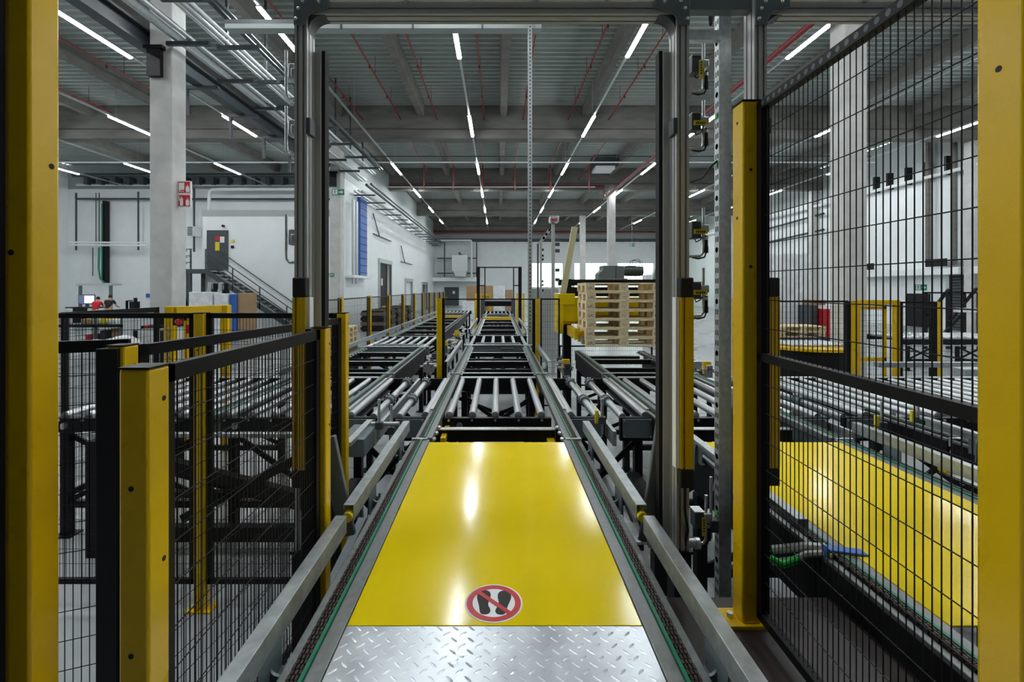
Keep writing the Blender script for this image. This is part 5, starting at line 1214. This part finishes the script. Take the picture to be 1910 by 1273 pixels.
t = T('ledge_duct', 'white boxed duct along the right wall above the roller shutter', 'duct', (XR-.4, 22, 3.5))
ya, yb = 23.8, XR*F/(1600-U0)
B().box(XR-.8, XR-.01, 21.6, 23.1, PZ(518, 22)+.2, PZ(505, 22)+.25).to('duct', WHT, t, bevel=.03)
B().box(XR-.8, XR-.01, ya, yb, PZ(518, 22)+.2, PZ(505, 22)+.25).to('duct', WHT, t, bevel=.03)
for u in (1640, 1775): yq = XR*F/(u-U0); B().box(XR-.86, XR-.8, yq-.6, yq+.6, 3.35, 3.75).to('grille', BLS, t, smooth=False)
for i, v in enumerate((413, 440)):
    y = XR*F/(1480-U0); pipe('wall_frame', 'dark frame bar on the right wall behind the mesh, %s one' % ('upper', 'lower')[i], [(XR-.3, y-4, PZ(v, y)), (XR-.3, y+4, PZ(v+6, y))], .08, DGR)
pipe('wall_pipe', 'white pipe along the top of the right wall', [(XR-.4, 20, 8.3), (XR-.4, 59, 8.3)], .1, WHT)
for i, u in enumerate((1640, 1665, 1700, 1735, 1775, 1815)):
    y = XR*F/(u-U0); tag(B().box(XR-.35, XR, y-.07, y+.07, 8.2, 9.2).to('wall_bracket', BLS, smooth=False), 'dark pipe bracket high on the right wall, %s from the far end' % ORD[i], 'bracket', 'brackets on the right wall')
for i, y in enumerate((24.5, 26.0)): pipe('downpipe', 'brownish downpipe on the right wall, %s one' % ('near', 'far')[i], [(XR-.3, y, 3.4), (XR-.3, y, 10.5)], .12, CON2)
# galvanised covers behind the right rollers
tag(B().box(PX(1640, 6.4), PX(1900, 6.4), 6.4, 6.5, PZ(686, 6.4), PZ(677, 6.4)).to('long_cover', GAL, smooth=False), 'long galvanised cover rail behind the right rollers', 'rail')
tag(B().box(PX(1780, 6.25), PX(1900, 6.25), 6.1, 6.3, PZ(704, 6.2), PZ(687, 6.2)).to('drive_cover', GAL, bevel=.006), 'pale box cover at the right end behind the rollers', 'cover')

# ================================================================ DRIVES, CABLES AND PIECES UNDER THE LINES
t = T('drive_unit', 'black belt drive with a round pulley below the right yellow sheet', 'drive', (1.42, 1.3, ZC-.2))
B().box(1.36, 1.44, .75, 2.6, ZC-.3, ZC-.17).box(1.4, 1.5, 1.0, 1.5, ZC-.45, ZC-.2).to('housing', BLS, t, bevel=.006)
B().tube((1.33, 1.28, ZC-.22), (1.37, 1.28, ZC-.22), .06, 24).tube((1.32, 1.28, ZC-.22), (1.335, 1.28, ZC-.22), .025, 16).to('pulley', DGR, t)
for (yb_, zb_) in ((1.28, .22), (1.6, .25), (1.05, .26)): B().ball((1.34, yb_, ZC-zb_), .012, 8, 5).to('bolt', CHR, t)
B().path([(1.33, 1.32, ZC-.14), (1.31, 1.26, ZC-.2), (1.31, 1.22, ZC-.28), (1.34, 1.2, ZC-.33)], .005, 6).to('yellow_cable', YLB, t)
t = T('valve_block', 'blue valve block with yellow markings and pale hoses beside the right line', 'valve', (1.28, 1.95, ZC-.1))
a, c = P(1536, 1030, 1.95), P(1612, 1040, 1.95)
B().bar(a, c, .05, .045).to('body', BLU, t, bevel=.004)
m = B()
for i in range(7): q = a.lerp(c, .08+i*.13); m.box(q.x-.006, q.x+.006, 1.92, 1.924, q.z-.006, q.z+.01)
m.to('yellow_marking', YLB, t, smooth=False)
B().path([P(1536, 1032, 1.95), P(1505, 1034, 1.97), P(1480, 1045, 2.0), P(1440, 1050, 2.05)], .014, 8).path([P(1540, 1022, 1.97), P(1500, 1020, 2.0), P(1440, 1026, 2.05)], .018, 8).to('hose', GAL, t)
B().path([P(1437, 1040, 2.0), P(1460, 1052, 1.98), P(1490, 1042, 1.98)], .012, 8).path([P(1437, 1046, 2.0), P(1462, 1058, 1.98), P(1488, 1049, 1.98)], .008, 8).to('green_cable', GCB, t)
for i, (u, v, Y_, lab) in enumerate(((1483, 972, 2.2, 'yellow warning label on the frame behind the mesh, upper'), )):
    tag(B().bar(P(u-8, v-6, Y_), P(u+12, v+6, Y_), .03, .03).to('yellow_tag', YLB, smooth=False), lab, 'label')
# sensor rods with yellow labels by the rollers
for i, (u, v0, v1, Y_, lb, lab) in enumerate(((1123, 744, 790, 4.05, True, 'upright sensor rod with a yellow label right of the centre line'), (730, 755, 810, 4.0, False, 'upright sensor rod left of the centre line'), (707, 745, 800, 3.95, False, 'second upright sensor rod left of the centre line'),
                                          (1645, 750, 800, 3.9, True, 'upright sensor rod with a yellow label behind the mesh, left one'), (1712, 738, 790, 3.9, True, 'upright sensor rod with a yellow label behind the mesh, right one'), (1326, 890, 985, 2.35, False, 'thin cream rod between the right gate upright and steel column'))):
    t = T('sensor_rod', lab, 'sensor', tuple(P(u, v1, Y_)))
    B().tube(P(u, v0, Y_), P(u, v1+20, Y_), .012 if Y_ > 3 else .007, 10).to('rod', GAL, t)
    B().cb(P(u, v1-6, Y_), .06, .05, .06).to('clamp', DGR, t, bevel=.004)
    if lb: B().cb(P(u-10, v1-12, Y_), .03, .025, .11).to('yellow_label', YLB, t, bevel=.003)
t = T('cross_tube', 'galvanised tube carrying sensors left of the centre line', 'tube', tuple(P(720, 791, 4.0)))
B().tube(P(693, 791, 3.98), P(745, 791, 3.98), .018, 12).to('tube', GAL, t)
t = T('side_drive', 'dark drive box with a yellow bracket at the left end of the rollers', 'drive', (-1.25, 3.75, ZC-.2))
B().box(-1.22, -1.02, 3.6, 4.0, ZC-.2, ZC-.06).to('box', BGR, t, bevel=.006)
B().box(-1.30, -1.22, 3.55, 3.65, ZC-.13, ZC-.07).to('yellow_bracket', YPO, t, bevel=.004)
B().bar((-1.1, 3.45, ZC-.05), (-1.1, 4.05, ZC-.05), .05, .03).to('top_rail', GAL, t, smooth=False)
for (x, nm) in ((-1.0, 'left'), (1.0, 'right')):
    t = T('base_frame', 'black base frame on the floor %s of the centre conveyor' % nm, 'frame', (x, 3.3, 0))
    B().box(x-.28, x-.18, 3.35, 4.1, .45, .55).box(x+.12, x+.22, 3.35, 4.1, .5, .6).to('long_beam', BLS, t, smooth=False)
    for (xx, y) in ((x-.23, 3.42), (x+.17, 3.42), (x-.23, 4.0), (x+.17, 4.0)): B().box(xx-.05, xx+.05, y-.05, y+.05, 0, .5).to('leg', BLS, t, smooth=False)
    B().bar((x-.23, 3.42, .1), (x+.17, 3.42, .5), .03, .05).bar((x+.17, 4.0, .1), (x-.23, 4.0, .5), .03, .05).bar((x-.23, 3.42, .45), (x-.23, 4.0, .05), .03, .05).to('diagonal', BLS, t, smooth=False)
    B().path([(x, 3.35, .56), (x+.05, 3.38, .4), (x-.02, 3.5, .3), (x+.06, 3.6, .33), (x+.02, 3.9, .5)], .01, 6).path([(x+.1, 3.35, .6), (x+.06, 3.4, .5), (x+.1, 3.5, .42), (x+.12, 3.7, .5)], .007, 6).to('cable', RUB, t)
    B().box(x-.05, x+.1, 3.38, 3.95, .36, .38).to('cable_duct', GAL, t, smooth=False)
t = T('base_frame', 'large black frame with diagonal braces behind the left mesh fence', 'frame', (-2.3, 3.8, 0))
for (xx, y) in ((-3.3, 3.9), (-1.45, 3.9), (-3.3, 4.02), (-1.5, 4.02)): B().box(xx-.06, xx+.06, y-.06, y+.06, 0, .95).to('leg', BLS, t, smooth=False)
B().bar((-3.3, 3.9, .9), (-1.45, 3.9, .42), .08, .09).bar((-3.3, 3.9, .18), (-1.45, 3.9, .18), .08, .12).bar((-3.3, 3.9, .5), (-1.45, 3.9, .5), .06, .05).bar((-1.45, 3.9, .9), (-2.6, 3.9, .3), .06, .07).bar((-3.3, 4.02, .8), (-1.5, 4.02, .3), .06, .07).to('brace', BLS, t, smooth=False)
B().tube((-3.4, 3.86, 1.0), (-1.4, 3.86, 1.0), .025, 12).to('tube', GAL, t)
t = T('sloping_rail', 'x', 'rail', (-.9, 2, 0))
tag(t, 'sloping grey rail low behind the nearest left mesh panel', 'rail')
B().bar((-.98, 1.3, .3), (-.86, 3.0, .72), .05, .05).to('rail', BGR, t, smooth=False)
for k in range(2):
    S(B().box(-6.5, -4.6, 8.0+k*.45+0.0, 8.1+k*.45, 0.0, .004).to('floor_marking', YLB, smooth=False))

random.seed(21)
def pneumatic(x, y, ln, lab, z0=None, nb=9, yel=True):
    """valves, hoses and fittings mounted on a rail"""
    z = (ZC-.12) if z0 is None else z0
    t = T('pneumatic_unit', lab, 'valve unit', (x, y, 0))
    B().box(x-.03, x+.03, y, y+ln, z-.06, z-.02).to('mounting_rail', GAL, t, smooth=False)
    for yy in (y+.08, y+ln-.08): B().box(x-.025, x+.025, yy-.025, yy+.025, 0, z-.06).to('leg', BLS, t, smooth=False)
    for i in range(nb):
        yy = y+ln*(i+.5)/nb; w = random.uniform(.03, .08); h = random.uniform(.05, .16)
        B().box(x-w, x+w, yy-.04, yy+.04, z-.02, z+h).to('valve_body', random.choice((BLS, DGR, BGR, GAL)), t, bevel=.006)
        B().tube((x-w-.05, yy, z+h*.6), (x+w+.05, yy, z+h*.6), .014, 8).to('fitting', CHR, t)
    for k in range(3):
        o = random.uniform(-.06, .06)
        B().path([(x+o, y+ln*q/8, z+.06+.06*math.sin(q*1.7+k)) for q in range(9)], .008, 6).to('hose', RUB, t)
    if yel: B().box(x-.06, x+.04, y+.1, y+.16, z+.02, z+.2).to('yellow_switch', YPO, t, bevel=.006)
pneumatic(-1.0, 8.9, 1.6, 'cluster of valves and hoses between the left and centre lines, near one')
pneumatic(-.98, 11.2, 2.2, 'cluster of valves and hoses between the left and centre lines, far one')
pneumatic(-1.02, 6.9, 1.0, 'small cluster of valves right behind the yellow post left of centre', yel=False)
pneumatic(.98, 6.6, 1.1, 'cluster of valves and hoses beside the right yellow post of the centre line', nb=6)
pneumatic(2.9, 6.4, 1.6, 'cluster of valves with a yellow switch right of the pallet stack line', nb=8)
t = T('gear_motor', 'dark gear motors with yellow tags under the open centre stretch', 'motor', (0, 6.8, 0))
for x in (-.22, .2): 
    B().tube((x-.14, 7.0, ZC-.26), (x+.14, 7.0, ZC-.26), .07, 16).box(x-.05, x+.05, 6.92, 7.08, ZC-.36, ZC-.18).to('motor_body', DGR, t, bevel=.006)
    B().box(x-.1, x+.02, 6.92, 6.93, ZC-.24, ZC-.2).to('yellow_tag', YLB, t, smooth=False)
B().box(-.5, .5, 7.05, 7.11, ZC-.4, ZC-.33).to('carrier', BLS, t, smooth=False)
for x in (-.45, .45): B().box(x-.03, x+.03, 7.05, 7.11, 0, ZC-.4).to('leg', BLS, t, smooth=False)
t = T('maintenance_plate', 'orange and steel plate on the far right conveyor behind the mesh', 'plate', (3.0, 3.0, ZC))
B().box(2.85, 3.15, 2.75, 3.05, ZC-.1, ZC-.085).to('steel_plate', GAL, t, smooth=False)
B().box(2.85, 3.15, 3.0, 3.06, ZC-.085, ZC-.06).to('orange_strip', YPO, t, smooth=False)
for (x, y) in ((2.88, 2.8), (3.12, 2.8)): B().box(x-.02, x+.02, y-.02, y+.02, 0, ZC-.1).to('leg', BLS, t, smooth=False)

# ================================================================ CAMERA, WORLD, COLOUR
cd = bpy.data.cameras.new('camera'); cam = bpy.data.objects.new('camera', cd); C.objects.link(cam)
cam.location = (0, 0, HC); cam.rotation_euler = (PI/2, 0, 0)
cd.sensor_width = 36; cd.sensor_fit = 'HORIZONTAL'; cd.lens = F/1910*36
cd.shift_x = (955-U0)/1910; cd.shift_y = -(636.5-V0)/1910
cd.clip_start = .05; cd.clip_end = 200
sc = bpy.context.scene; sc.camera = cam
w = bpy.data.worlds.new('world'); sc.world = w; w.use_nodes = True
bg = w.node_tree.nodes['Background']; bg.inputs['Color'].default_value = (.93, 1, .97, 1); bg.inputs['Strength'].default_value = 3.0
sc.view_settings.view_transform = 'Standard'; sc.view_settings.look = 'None'; sc.view_settings.gamma = 1; sc.view_settings.use_curve_mapping = False
sc.view_settings.exposure = 0.72
sc.cycles.use_denoising = True
sc.cycles.max_bounces = 8; sc.cycles.diffuse_bounces = 4; sc.cycles.transparent_max_bounces = 24
